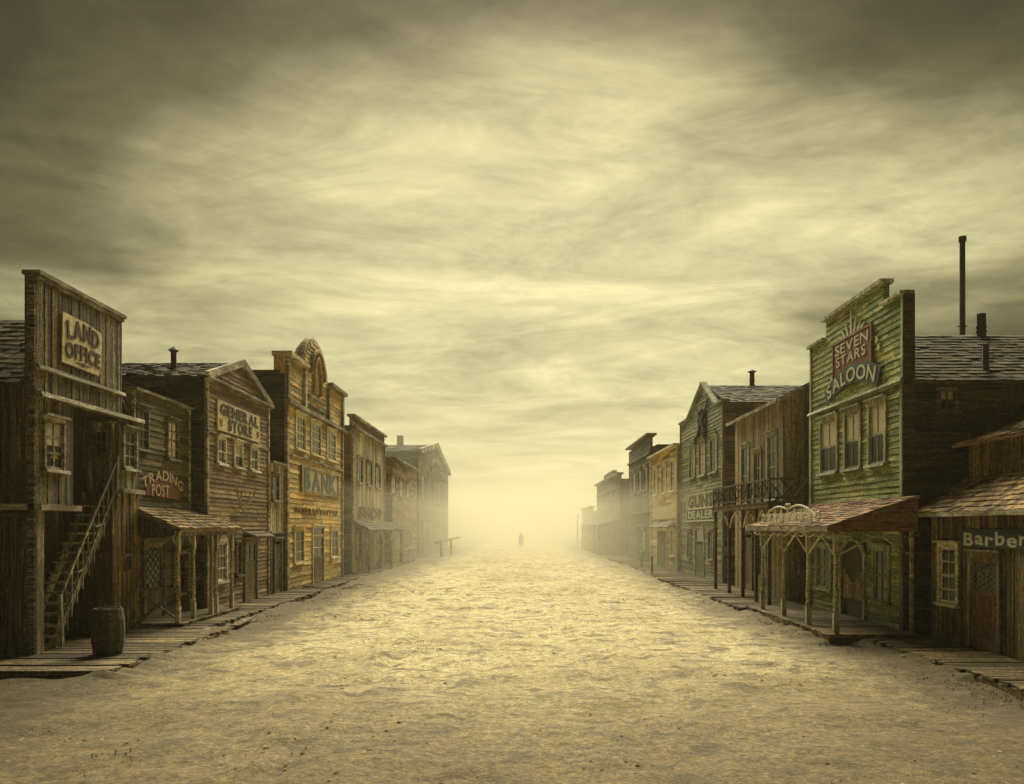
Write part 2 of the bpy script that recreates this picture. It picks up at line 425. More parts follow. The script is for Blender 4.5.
def lettering(m, F, txt, u0, u1, z0, z1, n, bold=0.03, bend=None, depth=0.02, jit=0.0, serif=True):
    """fit txt into the box; bend(t)->(dz, rot) arches the row, t in -1..1; n is the face the letters sit on"""
    g, W = glyphs(txt, bold); sx = (u1 - u0) / W; zs = (z1 - z0) / .70
    for vs, fs, px, w in g:
        c = px + 0
        lx0 = min(v.x for v in vs); cx = lx0 + w / 2
        uc = u0 + (px + cx) * sx; t = (uc - (u0 + u1) / 2) / ((u1 - u0) / 2)
        dz, rot = bend(t) if bend else (0, 0)
        rot += random.uniform(-jit, jit); ca, sa = math.cos(rot), math.sin(rot); o = []
        h = z1 - z0
        for v in vs:
            a = (v.x - cx) * sx; bb = v.y * zs - h / 2
            o.append(F.p(uc + a * ca - bb * sa, z0 + h / 2 + dz + a * sa + bb * ca, n + (depth if v.z > 0 else 0.001)))
        m.add(o, fs)
        if serif:   # slab feet, as on old western lettering
            pass

# ------------------------------------------------------------------ generic building body
def side_cap(b, F, x_in, x_out, z, style, mat, w=.18, holes=(), gable=None, name='side_wall', z0=0.0):
    pts = rect(x_in, x_out, z0, z) if gable is None else gable
    return wall(b, F, pts, list(holes), style, mat, w=w, name=name)
def body(b, sd, D, y0, y1, z, depth, mat, name='rear_wall', inset=.16):
    m = MB(); m.box(sd * (D + inset), sd * (D + depth), y0 + .15, y1 - .02, 0, z); return m.build(name, mat, b)
def pipe(b, x, y, z0, z1, r=.09, cap=True):
    m = MB(); m.lathe(x, y, [(z0, r), (z1, r)], 10)
    for zz in (z0 + .25, (z0 + z1) / 2): m.lathe(x, y, [(zz, r * 1.2), (zz + .04, r * 1.2)], 10)
    o = m.build('stovepipe', IRON, b)
    if cap:
        m = MB(); m.lathe(x, y, [(z1 - .02, r * 1.1), (z1 + .03, r * 1.9), (z1 + .14, r * .3)], 10); m.build('cap', IRON, o)
def turned_post(b, x, y, z0, z1, r=.07, mat=None, brace=None):
    H = z1 - z0
    m = MB()
    m.box(x - r * 1.1, x + r * 1.1, y - r * 1.1, y + r * 1.1, z0, z0 + H * .2)
    m.lathe(x, y, [(z0 + H * .2, r), (z0 + H * .23, r * 1.25), (z0 + H * .26, r * .75), (z0 + H * .31, r * 1.15), (z0 + H * .5, r * .95), (z0 + H * .76, r * .72), (z0 + H * .79, r * 1.2), (z0 + H * .82, r * .8)], 10)
    m.box(x - r, x + r, y - r, y + r, z0 + H * .82, z1)
    o = m.build('porch_post', mat or TRIMPV, b)
    return o

# ================================================================== LEFT SIDE
# ---- land office
def land_office():
    D = 9.4; F = Face(-1, D); y0, y1 = 15.5, 19.7
    b = thing('land_office_building', 'tall grey plank false-front building with an outside stair, nearest on the left', 'building', (-D, (y0 + y1) / 2, 0))
    yb = 16.8; yr = 18.4; yp = 18.85; zl = 5.2
    # upper left bay
    w1 = (F.u(43.5), F.u(61), 3.75, 4.72)
    h = window(b, F, *w1, TRIMG, rows=3, cols=2, pane=PANEG, upper=CURT, cw=.07)
    wall(b, F, rect(y0, yb, 3.05, zl), [h], 'v', GREYV, w=.14, name='bay_wall', back=.68)
    m = MB(); m.fbox(F, y0 - .05, yb + .08, 2.93, 3.05, -.68, .16); m.build('ledge', TRIMG, b)
    m = MB(); m.fbox(F, y0, y0 + .16, 0, 2.93, -.14, .03); m.fbox(F, y0 + .2, y0 + .3, 0, 2.93, -.14, 0.0); m.build('corner_post', TRIMV, b)
    # flowers painted on the window blind
    m = MB()
    m.prism(F, [(16.12 + (.17 if k % 2 else .07) * math.cos(k * math.pi / 6), 4.05 + (.15 if k % 2 else .06) * math.sin(k * math.pi / 6)) for k in range(12)], .017, .021)
    m.build('curtain_flower', YFLOWER, b)
    # right hand bay with its own window, yellow planks below
    h = window(b, F, F.u(122.5), F.u(134), 4.0, 4.9, TRIMG, rows=3, cols=2, hood=True, cw=.07)
    wall(b, F, rect(18.7, y1, 3.5, zl), [h], 'v', GREYV, w=.13, name='bay_wall', back=.68)
    m = MB(); m.fbox(F, 18.66, y1 + .05, 3.4, 3.5, -.1, .16); m.build('ledge', TRIMG, b)
    hw = window(b, F, 18.95, 19.2, 1.62, 1.92, TRIMD, rows=1, cols=1, hood=False, cw=.04)
    wall(b, F, rect(yr, y1, 0, 3.4), [hw], 'v', YELV, w=.12, name='lower_wall', back=.68)
    # parapet
    pts = rect(y0, yp, zl, 7.5)
    wall(b, F, pts, [], 'v', GREYV, w=.13, name='parapet', back=.2)
    m = MB(); m.fbox(F, y0 - .03, yp + .03, 7.5, 7.58, -.24, .12); m.fbox(F, y0, yp, 7.42, 7.5, .03, .08); m.build('coping', TRIMG, b)
    m = MB(); m.fbox(F, y0 - .02, yp + .02, 5.68, 5.76, .0, .12, .0, .09); m.fbox(F, y0 - .02, y1 + .04, 5.14, 5.24, -.1, .17, -.1, .13); m.build('cornice', TRIMG, b)
    # alcove
    FA = Face(-1, 10.08)
    door(b, Side(18.685), -9.96, -9.56, 3.42, 4.9, TRIMV, mat=GREYV, glass=.38, n=.015)
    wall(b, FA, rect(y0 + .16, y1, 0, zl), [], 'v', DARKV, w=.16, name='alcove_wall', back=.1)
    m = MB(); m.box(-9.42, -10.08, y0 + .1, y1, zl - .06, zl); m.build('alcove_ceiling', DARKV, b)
    m = MB(); m.box(-9.44, -10.05, 18.42, 19.0, 3.02, 3.12); m.build('landing', DECK, b)
    # stair
    nst = 14; sy0, sy1, sz0, sz1 = 16.15, 18.42, .2, 3.1
    st = MB()
    for x in (-9.46, -10.02): st.bar((x, sy0 - .05, sz0 - .05), (x, sy1, sz1 - .05), .05, .24)
    so = st.build('staircase', TRIMV, b)
    for i in range(nst):
        t = (i + 1) / (nst + 0.0); yy = sy0 + (sy1 - sy0) * t; zz = sz0 + (sz1 - sz0) * t
        m = MB(); j = random.uniform(-.012, .012)
        m.hexa([Vector(p) for p in ((-10.04, yy - .24, zz - .045 + j), (-9.43, yy - .24, zz - .045 - j), (-9.43, yy, zz - .045 - j), (-10.04, yy, zz - .045 + j),
                (-10.04, yy - .24, zz + j), (-9.43, yy - .24, zz - j), (-9.43, yy, zz - j), (-10.04, yy, zz + j))]); m.build('tread', PALEV, so)
    # railing in front of the stair
    rl = MB(); a = Vector((-9.37, 16.3, 1.18)); c = Vector((-9.37, 18.62, 4.2))
    rl.bar(a, c, .045, .055)
    rl.bar(a + Vector((0, .05, -.55)), c + Vector((0, 0, -.6)), .04, .05)
    rl.bar((-9.37, 16.35, .15), (-9.37, 16.3, 1.22), .08)
    rl.bar((-9.37, 18.55, 3.0), (-9.37, 18.6, 4.25), .07)
    for i in range(1, 11):
        t = i / 11; p = a.lerp(c, t); q = p + Vector((0, random.uniform(-.06, .06), -1.0))
        rl.bar(q, p, .026)
    for t in (.3, .62):
        p = a.lerp(c, t); rl.bar(p + Vector((.03, -.12, -.45)), p + Vector((.03, .28, -.35)), .03)
    rl.build('railing', TRIMV, b)
    # side wall and roof behind the parapet
    S = Side(y0)
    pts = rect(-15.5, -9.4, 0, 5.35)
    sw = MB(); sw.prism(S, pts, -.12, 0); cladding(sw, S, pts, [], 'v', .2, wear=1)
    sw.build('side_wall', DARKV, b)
    m = MB(); m.fbox(S, -15.5, -9.46, 2.79, 2.87, 0, .16, 0, .1); m.fbox(S, -9.52, -9.38, 0, 7.5, 0, .05); m.build('belt_board', TRIMD, b)
    body(b, -1, 10.1, y0, y1, 5.2, 5.4, DARKV)
    shingles(b, 'roof', SHINGD, (-15.6, y0 - .15, 5.35), (-9.62, y0 - .15, 5.35), (-9.62, 17.6, 7.15), (-15.6, 17.6, 7.15))
    shingles(b, 'roof', SHINGD, (-9.62, y1 + .1, 5.35), (-15.6, y1 + .1, 5.35), (-15.6, 17.6, 7.15), (-9.62, 17.6, 7.15))
    # sign
    F2 = Face(-1, D - .045)
    u0, u1 = 16.3, 17.85
    s = thing('land_office_sign', 'pale peeling board lettered LAND OFFICE on the grey plank parapet', 'sign', (-D + .05, 17.07, 5.95))
    m = MB(); m.prism(F2, [(u0, 5.97), (u1 - .12, 5.95), (u1 - .04, 6.2), (u1, 6.9), (u0 + .9, 6.98), (u0 + .03, 7.0)], 0, .03); m.build('board', BOARDP, s)
    m = MB()
    lettering(m, F2, 'LAND', u0 + .16, u1 - .14, 6.53, 6.88, .03, .035, lambda t: (.05 - .1 * t * t, -.12 * t), jit=.03)
    lettering(m, F2, 'OFFICE', u0 + .1, u1 - .1, 6.12, 6.42, .03, .035, lambda t: (.02 - .04 * t * t, -.05 * t), jit=.03)
    m.fbox(F2, u0 + .5, u1 - .5, 6.04, 6.065, .03, .036)
    m.prism(F2, [(u0 + .62, 6.05), (u0 + .77, 6.0), (u0 + .92, 6.05), (u0 + .77, 6.1)], .03, .04)
    m.build('lettering', INKD, s)
land_office()

# ---- trading post and its porch
def trading_post():
    D = 9.6; F = Face(-1, D); y0, y1 = 19.78, 23.2
    b = thing('trading_post_building', 'dull teal clapboard shop with shingled porch, squeezed beside the outside stair', 'building', (-D, (y0 + y1) / 2, 0))
    hs = [window(b, F, F.u(136), F.u(146), F.z(136, 448), F.z(136, 408), TRIMD, rows=4, cols=2, cw=.07),
          window(b, F, F.u(166.5), F.u(175.5), F.z(167, 458), F.z(167, 421), TRIMD, rows=4, cols=2, pane=LIT, cw=.07),
          window(b, F, F.u(172.5), F.u(184), .75, 1.85, TRIMD, rows=2, cols=2, cw=.07),
          door(b, F, F.u(143), F.u(162), .2, 2.15, TRIMD, diamond=True, glass=.6)]
    wall(b, F, rect(y0, y1, 0, 6.0), hs, 'h', TEALH, w=.15)
    m = MB(); m.fbox(F, y0 - .02, y1 + .05, 6.0, 6.07, -.2, .14); m.fbox(F, y0, y0 + .1, 3.1, 6.0, 0, .06); m.fbox(F, y1 - .1, y1, 0, 6.0, 0, .06); m.build('coping', TRIMG, b)
    body(b, -1, D, y0 - .1, y1, 5.7, 6, DARKH)
    m = MB(); m.hexa([Vector(p) for p in ((-15.8, y0, 5.7), (-9.76, y0, 5.7), (-9.76, y1, 5.7), (-15.8, y1, 5.7), (-15.8, y0, 5.76), (-9.76, y0, 5.85), (-9.76, y1, 5.85), (-15.8, y1, 5.76))]); m.build('roof', SHINGD, b)
    # porch, running on past the general store's first window
    p0, p1 = 19.7, 23.85
    m = MB(); m.box(-8.36, -9.55, p0, p1, 0.02, .19)
    y = p0 + .02
    while y < p1 - .05:
        w = random.uniform(.14, .2); m.box(-8.33 + random.uniform(-.03, .03), -9.55, y, y + w - .012, .19, .215 + random.uniform(0, .01)); y += w
    m.build('porch_floor', DECK, b)
    shingles(b, 'porch_roof', SHING, (-8.32, p0 - .1, 2.55), (-8.32, p1 + .15, 2.55), (-9.54, p1 - .1, 3.1), (-9.54, p0 - .1, 3.1), rowh=.17, w=.18, thick=.035)
    m = MB(); m.box(-8.42, -8.52, p0, p1, 2.38, 2.5); m.box(-8.34, -8.38, p0 - .1, p1 + .12, 2.47, 2.53); m.build('porch_beam', TRIMV, b)
    # near gable end of the porch
    m = MB()
    for i in range(7):
        xa = -8.5 - i * .15; zt = 2.5 + (i + .3) * .07
        m.box(xa - .14, xa, p0 - .05, p0 - .02, 2.38, zt)
    m.build('porch_end_panel', DARKV, b)
    posts = [19.82, 20.75, 21.95, 22.3, 23.5]
    for i, yy in enumerate(posts):
        po = turned_post(b, -8.47, yy, .21, 2.4, .048, PALEV if i == 0 else TRIMPV)
        m = MB()
        for sg in (-1, 1):
            m.path([(-8.47, yy + sg * .03, 1.9), (-8.47, yy + sg * .16, 2.15), (-8.47, yy + sg * .33, 2.39)], .022, 5)
        m.build('brace', TRIMV, po)
    m = MB()
    m.bar((-8.5, 19.86, .3), (-9.5, 19.86, 1.0), .05); m.bar((-8.5, 19.9, 1.0), (-9.5, 19.9, .3), .05); m.bar((-8.5, 19.88, 1.05), (-9.5, 19.88, 1.05), .05)
    m.build('end_rail', TRIMV, b)
    pl = MB(); pl.bar((-8.4, 19.66, 1.15), (-9.1, 18.75, .2), .07, .04)
    tag(pl.build('leaning_board', TRIMV), 'loose board leaning diagonally against the first post of the shingled porch', 'board')
    # sign painted on the wall
    F2 = Face(-1, D - .04)
    s = thing('trading_post_sign', 'arched TRADING in cream letters over a red POST board on teal clapboard', 'sign', (-D, 21.3, 3.3))
    u0, u1 = F.u(144), F.u(178)
    m = MB(); m.prism(F2, [(u0, 3.42), (u1 - .1, 3.36), (u1, 3.62), (u1 - .4, 3.78), ((u0 + u1) / 2, 3.9), (u0 + .3, 3.86), (u0 - .02, 3.7)], 0, .03); m.build('board', BOARDR, s)
    m = MB()
    lettering(m, F2, 'TRADING', F.u(139), F.u(180), 3.72, 3.98, .03, .012, lambda t: (.12 - .28 * t * t, -.32 * t), jit=.03)
    lettering(m, F2, 'POST', u0 + .25, u1 - .75, 3.42, 3.72, .03, .012, jit=.04)
    m.build('lettering', INKC, s)
trading_post()

# ---- general store
def general_store():
    D = 9.2; F = Face(-1, D); y0, y1 = 23.38, 29.2
    b = thing('general_store_building', 'brown clapboard gabled store with a pale name board and three small upper windows', 'building', (-D, (y0 + y1) / 2, 0))
    hs = []
    for (xa, xb) in ((216.5, 223.5), (233.5, 240.5), (249.5, 256.5)):
        hs.append(window(b, F, F.u(xa), F.u(xb), 4.55, 5.3, TRIMP, rows=2, cols=2, upper=CURT if xa == 233.5 else None, pane=PANEG, cw=.08))
    hs.append(window(b, F, F.u(215), F.u(225), .95, 2.1, TRIMP, rows=3, cols=3, cw=.08, pane=PANEG))
    hs.append(window(b, F, F.u(235.5), F.u(239.5), 1.05, 2.1, TRIMD, rows=3, cols=1, cw=.07, hood=False))
    hs.append(door(b, F, F.u(244), F.u(255), .12, 2.1, TRIMD, glass=.33))
    ya = 26.3
    pts = [(y0, 0), (y1, 0), (y1, 7.0), (ya, 7.95), (y0, 7.0)]
    wall(b, F, pts, hs, 'h', BROWNH, w=.14)
    m = MB()
    m.fbox(F, y0 - .1, y1 + .15, 6.95, 7.03, 0, .2); m.fbox(F, y0 - .05, y1 + .05, 6.86, 6.95, 0, .09)
    m.fbox(F, y0, y1, 5.4, 5.46, 0, .07)
    for sg, ye in ((1, y0 - .12), (-1, y1 + .15)):
        a = F.p(ye, 7.02, .1); c = F.p(ya, 8.0, .1); m.bar(a, c, .12, .22)
    for yy in (y0, y1 - .12): m.fbox(F, yy, yy + .12, 0, 6.9, 0, .07)
    m.build('trim', TRIMG, b)
    S = Side(y0)
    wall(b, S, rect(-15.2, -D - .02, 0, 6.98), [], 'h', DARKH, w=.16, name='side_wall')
    body(b, -1, D, y0, y1, 6.95, 6, DARKH)
    shingles(b, 'roof', SHINGD, (-15.3, y0 - .12, 7.0), (-D + .12, y0 - .12, 7.0), (-D + .12, ya, 7.98), (-15.3, ya, 7.98))
    shingles(b, 'roof', SHINGD, (-D + .12, y1 + .12, 7.0), (-15.3, y1 + .12, 7.0), (-15.3, ya, 7.98), (-D + .12, ya, 7.98))
    pipe(b, -10.65, 24.6, 7.0, 8.0, .085)
    # little door hood
    shingles(b, 'door_hood', TRIMG, (-8.75, F.u(243), 2.28), (-8.75, F.u(262), 2.28), (-9.17, F.u(262), 2.45), (-9.17, F.u(243), 2.45), rowh=.2, w=.5)
    F2 = Face(-1, D - .04)
    u0, u1 = 24.15, 28.05
    s = thing('general_store_sign', 'large pale board lettered GENERAL STORE below the brown gable', 'sign', (-D, 26.1, 5.5))
    m = MB(); m.prism(F2, rect(u0, u1, 5.55, 6.46), 0, .04); m.build('board', BOARDP, s)
    m = MB(); lettering(m, F2, 'GENERAL', u0 + .18, u1 - .2, 6.05, 6.38, .04, .045, jit=.02)
    lettering(m, F2, 'STORE', u0 + .85, u1 - .85, 5.63, 5.97, .04, .045, jit=.02)
    m.build('lettering', INKD, s)
    m = MB()
    for k, sgn in ((u0 + .45, 1), (u1 - .42, -1)):
        for q in range(3):
            m.path([F2.p(k + sgn * (-.28 + .2 * j / 6), 5.74 + .06 * q + .05 * math.sin(j + q), .05) for j in range(7)], .016, 5)
    m.build('scrollwork', YFLOWER, s)
    # antlers
    F3 = Face(-1, D - .05); c = (26.15, 3.25); m = MB()
    for sg in (-1, 1):
        m.path([F3.p(c[0] + sg * .06, c[1], .05), F3.p(c[0] + sg * .4, c[1] + .18, .14), F3.p(c[0] + sg * .75, c[1] + .36, .2), F3.p(c[0] + sg * .85, c[1] + .7, .22)], [.04, .035, .028, .012])
        m.path([F3.p(c[0] + sg * .4, c[1] + .18, .14), F3.p(c[0] + sg * .38, c[1] + .55, .2)], [.03, .01])
        m.path([F3.p(c[0] + sg * .7, c[1] + .33, .18), F3.p(c[0] + sg * 1.05, c[1] + .45, .24)], [.028, .01])
    m.path([F3.p(c[0] - .07, c[1] + .02, .06), F3.p(c[0], c[1] - .04, .08), F3.p(c[0] + .07, c[1] + .02, .06)], .05)
    m.path([F3.p(c[0], c[1] - .02, .08), F3.p(c[0] + .25, c[1] - .3, .09)], [.035, .02])
    tag(m.build('antlers', BONE), 'pale deer antlers fixed to the brown store wall under the windows', 'antlers')
general_store()

# ---- narrow annex
def annex():
    D = 9.15; F = Face(-1, D); y0, y1 = 29.26, 30.98
    b = thing('narrow_annex_building', 'low narrow pale plank annex between the brown store and the ochre bank', 'building', (-D, (y0 + y1) / 2, 0))
    h = window(b, F, F.u(271.5), F.u(277.5), 3.6, 4.5, TRIMG, rows=2, cols=1, cw=.08)
    wall(b, F, rect(y0, y1, 2.4, 4.95), [h], 'v', PALEV, w=.12, name='upper_wall')
    hd = door(b, F, 29.7, 30.5, .05, 2.05, TRIMD, mat=GREYV, glass=.0)
    wall(b, F, rect(y0, y1, 0, 2.4), [hd], 'h', GREYH, w=.16, name='lower_wall')
    m = MB(); m.fbox(F, y0, y1, 4.95, 5.03, -.2, .14); m.fbox(F, y0, y1, 2.36, 2.44, 0, .08); m.build('coping', TRIMG, b)
    body(b, -1, D, y0 - .1, y1, 4.8, 5.5, GREYH)
annex()

# ---- bank
def bank():
    D = 9.1; F = Face(-1, D); y0, y1 = 31.02, 40.9
    b = thing('bank_building', 'tall ochre bank with an arched crest and stepped false front', 'building', (-D, (y0 + y1) / 2, 0))
    hs = []
    for xa, xb in ((295.5, 304), (310.5, 319.5), (326.5, 334.5)):
        hs.append(window(b, F, F.u(xa), F.u(xb), 5.8, 7.15, TRIMO, rows=4, cols=3, cw=.13))
    for xa, xb in ((294, 302.5), (330.5, 337)):
        hs.append(window(b, F, F.u(xa), F.u(xb), 1.15, 2.45, TRIMO, rows=3, cols=2, cw=.15))
    hs.append(door(b, F, F.u(312), F.u(322.5), .12, 2.55, TRIMO, mat=DOORW, glass=.45, transom=.35))
    wall(b, F, rect(y0, y1, 0, 4.0), hs, 'h', OCHRE, w=.2, name='lower_wall')
    wall(b, F, rect(y0, y1, 4.0, 7.5), hs, 'h', OCHREP, w=.2, name='upper_wall')
    # parapet with arched crest
    yc, hw = 35.7, 2.05
    arc = [(yc + hw * math.cos(a), 9.25 + 1.5 * math.sin(a)) for a in [math.pi * i / 16 for i in range(17)]]
    pts = [(y0, 7.5), (y1, 7.5), (y1, 9.25)] + arc + [(y0, 9.25)]
    niche = [(yc + .55, 8.5), (yc + .55, 9.5), (yc + .3, 9.95), (yc, 10.15), (yc - .3, 9.95), (yc - .55, 9.5), (yc - .55, 8.5)]
    wall(b, F, pts, [(yc - .55, yc + .55, 8.5, 9.7)], 'h', OCHREP, w=.2, name='parapet', back=.45)
    m = MB(); k = len(niche)
    m.prism(F, list(reversed(niche))[::-1], .04, .055); m.build('niche', BROWNH, b)
    m = MB()
    m.path([F.p(u, z, .1) for u, z in niche], .07, 6)
    m.path([F.p(yc + 1.15 * math.cos(a), 9.25 + 1.15 * math.sin(a), .1) for a in [math.pi * i / 12 for i in range(13)]], .09, 6)
    m.build('crest_moulding', YELH, b)
    m = MB()
    m.path([F.p(u, z + .03, -.15) for u, z in [(yc + (hw + .08) * math.cos(a), 9.25 + 1.56 * math.sin(a)) for a in [math.pi * i / 16 for i in range(17)]]], .16, 6)
    m.fbox(F, y0 - .1, yc - hw, 9.25, 9.42, -.5, .28); m.fbox(F, yc + hw, y1 + .1, 9.25, 9.42, -.5, .28)
    m.build('coping', STONEG, b)
    m = MB()
    m.fbox(F, y0 - .05, y1 + .05, 7.42, 7.58, 0, .22); m.fbox(F, y0, y1, 5.42, 5.5, 0, .1)
    for yy in (y0, yc - hw - .15, yc + hw - .1, y1 - .25): m.fbox(F, yy, yy + .25, 7.58, 9.25, 0, .13)
    for yy in (y0, y1 - .25): m.fbox(F, yy, yy + .25, 0, 7.42, 0, .09)
    m.fbox(F, yc - 1.5, yc + 1.5, 8.2, 8.3, 0, .12); m.fbox(F, yc - 1.3, yc + 1.3, 7.85, 7.93, 0, .12)
    m.build('cornice', TRIMG, b)
    S = Side(y0)
    wall(b, S, rect(-15.5, -D - .02, 0, 8.55), [], 'h', GREYH, w=.2, name='side_wall')
    body(b, -1, D, y0, y1, 8.5, 6.3, GREYH)
    m = MB(); m.box(-D - .2, -15.6, y0 - .1, y1 + .1, 8.55, 8.68); m.build('roof', SHINGD, b)
    F2 = Face(-1, D - .04)
    u0, u1 = 33.1, 39.6
    s = thing('bank_sign', 'grey framed board lettered BANK across the ochre front', 'sign', (-D, 36.3, 4.1))
    m = MB(); m.prism(F2, rect(u0, u1, 4.12, 5.1), 0, .03); m.build('board', BOARDG, s)
    m = MB()
    for (a, c, d, e) in ((u0 - .1, u1 + .1, 4.04, 4.13), (u0 - .1, u1 + .1, 5.09, 5.18), (u0 - .1, u0 + .02, 4.13, 5.09), (u1 - .02, u1 + .1, 4.13, 5.09)): m.fbox(F2, a, c, d, e, 0, .07)
    m.build('frame', TRIMG, s)
    m = MB(); lettering(m, F2, 'BANK', u0 + .35, u1 - .35, 4.24, 4.98, .03, .05); m.build('lettering', INKBL, s)
    # faded scroll painted under the board
    m = MB(); u = 32.2
    while u < 39.4:
        k = random.uniform(.25, .5)
        m.path([F2.p(u + k * j / 5, 3.3 + .14 * math.sin(j * 1.7 + u * 3), .005) for j in range(6)], .018, 5); u += k + random.uniform(.12, .25)
    tag(m.build('painted_scrollwork', OCHRED), 'faded dark scroll marks painted below the bank name board', 'painted ornament')
bank()

# ---- shop with porch
def shop():
    D = 9.1; F = Face(-1, D); y0, y1 = 43.3, 53.6
    b = thing('porched_shop_building', 'pale two-storey plank shop with brown side wall and a street porch', 'building', (-D, (y0 + y1) / 2, 0))
    hs = [window(b, F, F.u(a), F.u(c), 5.1, 6.4, TRIMG, rows=2, cols=2, cw=.14) for a, c in ((357, 361.5), (366.5, 371), (375.3, 379.5))]
    hs += [window(b, F, F.u(355.5), F.u(359.5), .9, 2.3, TRIMG, cw=.12), window(b, F, F.u(376), F.u(381), .9, 2.3, TRIMG, cw=.12), door(b, F, F.u(365), F.u(370), .1, 2.3, TRIMG, glass=.5)]
    wall(b, F, rect(y0, y1, 0, 8.0), hs, 'v', PALEV, w=.22)
    wall(b, F, rect(y0, y1, 8.0, 8.6), [], 'h', BROWNH, w=.2, name='parapet')
    m = MB(); m.fbox(F, y0 - .1, y1 + .1, 8.6, 8.72, -.25, .2); m.fbox(F, y0 - .05, y1 + .05, 7.95, 8.06, 0, .25); m.fbox(F, y0, y0 + .2, 2.9, 7.95, 0, .08); m.fbox(F, y1 - .2, y1, 2.9, 7.95, 0, .08); m.build('cornice', TRIMG, b)
    wall(b, Side(y0), rect(-15.3, -D - .02, 0, 8.1), [], 'h', BROWNH, w=.22, name='side_wall')
    body(b, -1, D, y0, y1, 8.0, 6, BROWNH)
    p1 = 56.0
    shingles(b, 'porch_roof', SHINGD, (-8.15, y0, 2.42), (-8.15, p1, 2.42), (-9.04, p1, 2.95), (-9.04, y0, 2.95), rowh=.25, w=.3)
    m = MB(); m.bar((-9.05, y0 - .03, 2.97), (-8.13, y0 - .03, 2.43), .08, .08, up=(0, 1, 0)); m.box(-8.2, -8.3, y0, p1, 2.28, 2.36); m.build('porch_beam', TRIMG, b)
    for yy in (43.9, 47.4, 51.2, 55.6): turned_post(b, -8.25, yy, .14, 2.3, .08, TRIMG)
    s = MB(); lettering(s, F, 'SHOP', F.u(357.5), F.u(381), 3.15, 3.75, .037, .05)
    tag(s.build('shop_lettering', INKD), 'faded dark SHOP letters painted above the far porch roof', 'sign')
shop()

def low_house():
    D = 9.0; F = Face(-1, D); y0, y1 = 56.3, 69.6
    b = thing('low_two_storey_house', 'hazy brown house with sloping pale eave and three upper windows in a row', 'building', (-D, (y0 + y1) / 2, 0))
    hs = [window(b, F, F.u(a), F.u(c), F.z(a, yb), F.z(a, yt), TRIMG, rows=2, cols=2, cw=.16, pane=CURT) for a, c, yt, yb in ((391, 395, 476, 494), (399, 402.5, 480, 496), (406, 409, 484, 499))]
    hs.append(door(b, F, 60, 61.3, .1, 2.3, TRIMG)); hs.append(window(b, F, 64, 65.5, .9, 2.2, TRIMG))
    wall(b, F, rect(y0, y1, 0, 7.4), hs, 'h', BROWNH, w=.25)
    m = MB(); m.fbox(F, y0 - .2, y1 + .1, 7.4, 7.55, -.3, .35); m.build('eave', TRIMG, b)
    body(b, -1, D, y0, y1, 7.3, 6, BROWNH); wall(b, Side(y0), rect(-15, -D - .02, 0, 7.4), [], 'h', BROWNH, w=.25, name='side_wall')
    m = MB(); m.hexa([Vector(p) for p in ((-15, y0, 7.4), (-9, y0, 7.4), (-9, y1, 7.4), (-15, y1, 7.4), (-15, y0, 8.2), (-9.2, y0, 7.5), (-9.2, y1, 7.5), (-15, y1, 8.2))]); m.build('roof', SHINGD, b)
low_house()

def tall_house():
    D = 9.0; F = Face(-1, D); y0, y1 = 70.6, 100.0
    b = thing('far_gabled_hall', 'large blue-grey gabled hall fading into haze, farthest clear building on the left', 'building', (-D, (y0 + y1) / 2, 0))
    ya = 85; hs = []
    for i in range(5):
        yy = 73 + i * 5.3; hs.append(window(b, F, yy, yy + 2.0, 5.2, 7.4, TRIMG, rows=2, cols=2, cw=.25))
    for yy in (80, 90.): hs.append(window(b, F, yy, yy + 2.0, 1, 3, TRIMG, cw=.25))
    hs.append(door(b, F, 74.5, 77, .1, 3.2, TRIMG, glass=.4))
    wall(b, F, [(y0, 0), (y1, 0), (y1, 9.3), (ya, 11.2), (y0, 9.3)], hs, 'h', SLATEH, w=.35)
    m = MB(); m.bar(F.p(y0 - .4, 9.25, .2), F.p(ya, 11.3, .2), .3, .5); m.bar(F.p(y1 + .4, 9.25, .2), F.p(ya, 11.3, .2), .3, .5)
    m.path([F.p(ya + 5 * math.cos(a), 8.3 + 1.3 * math.sin(a), .1) for a in [math.pi * i / 10 for i in range(11)]], .15, 6)
    m.fbox(F, y0, y0 + .4, 0, 9.2, 0, .12); m.build('trim', TRIMG, b)
    wall(b, Side(y0), rect(-17, -D - .02, 0, 9.3), [], 'h', SLATEH, w=.35, name='side_wall')
    body(b, -1, D, y0, y1, 9.2, 8, SLATEH)
    shingles(b, 'roof', SLATEH, (-17, y0 - .3, 9.25), (-D + .3, y0 - .3, 9.25), (-D + .3, ya, 11.3), (-17, ya, 11.3), rowh=.5, w=.6)
    shingles(b, 'roof', SHINGD, (-D + .3, y1 + .3, 9.25), (-17, y1 + .3, 9.25), (-17, ya, 11.3), (-D + .3, ya, 11.3), rowh=.5, w=.6)
    m = MB(); m.box(-12.3, -12.9, 83.8, 84.6, 10.6, 12.2); m.build('chimney', DARKH, b)
tall_house()

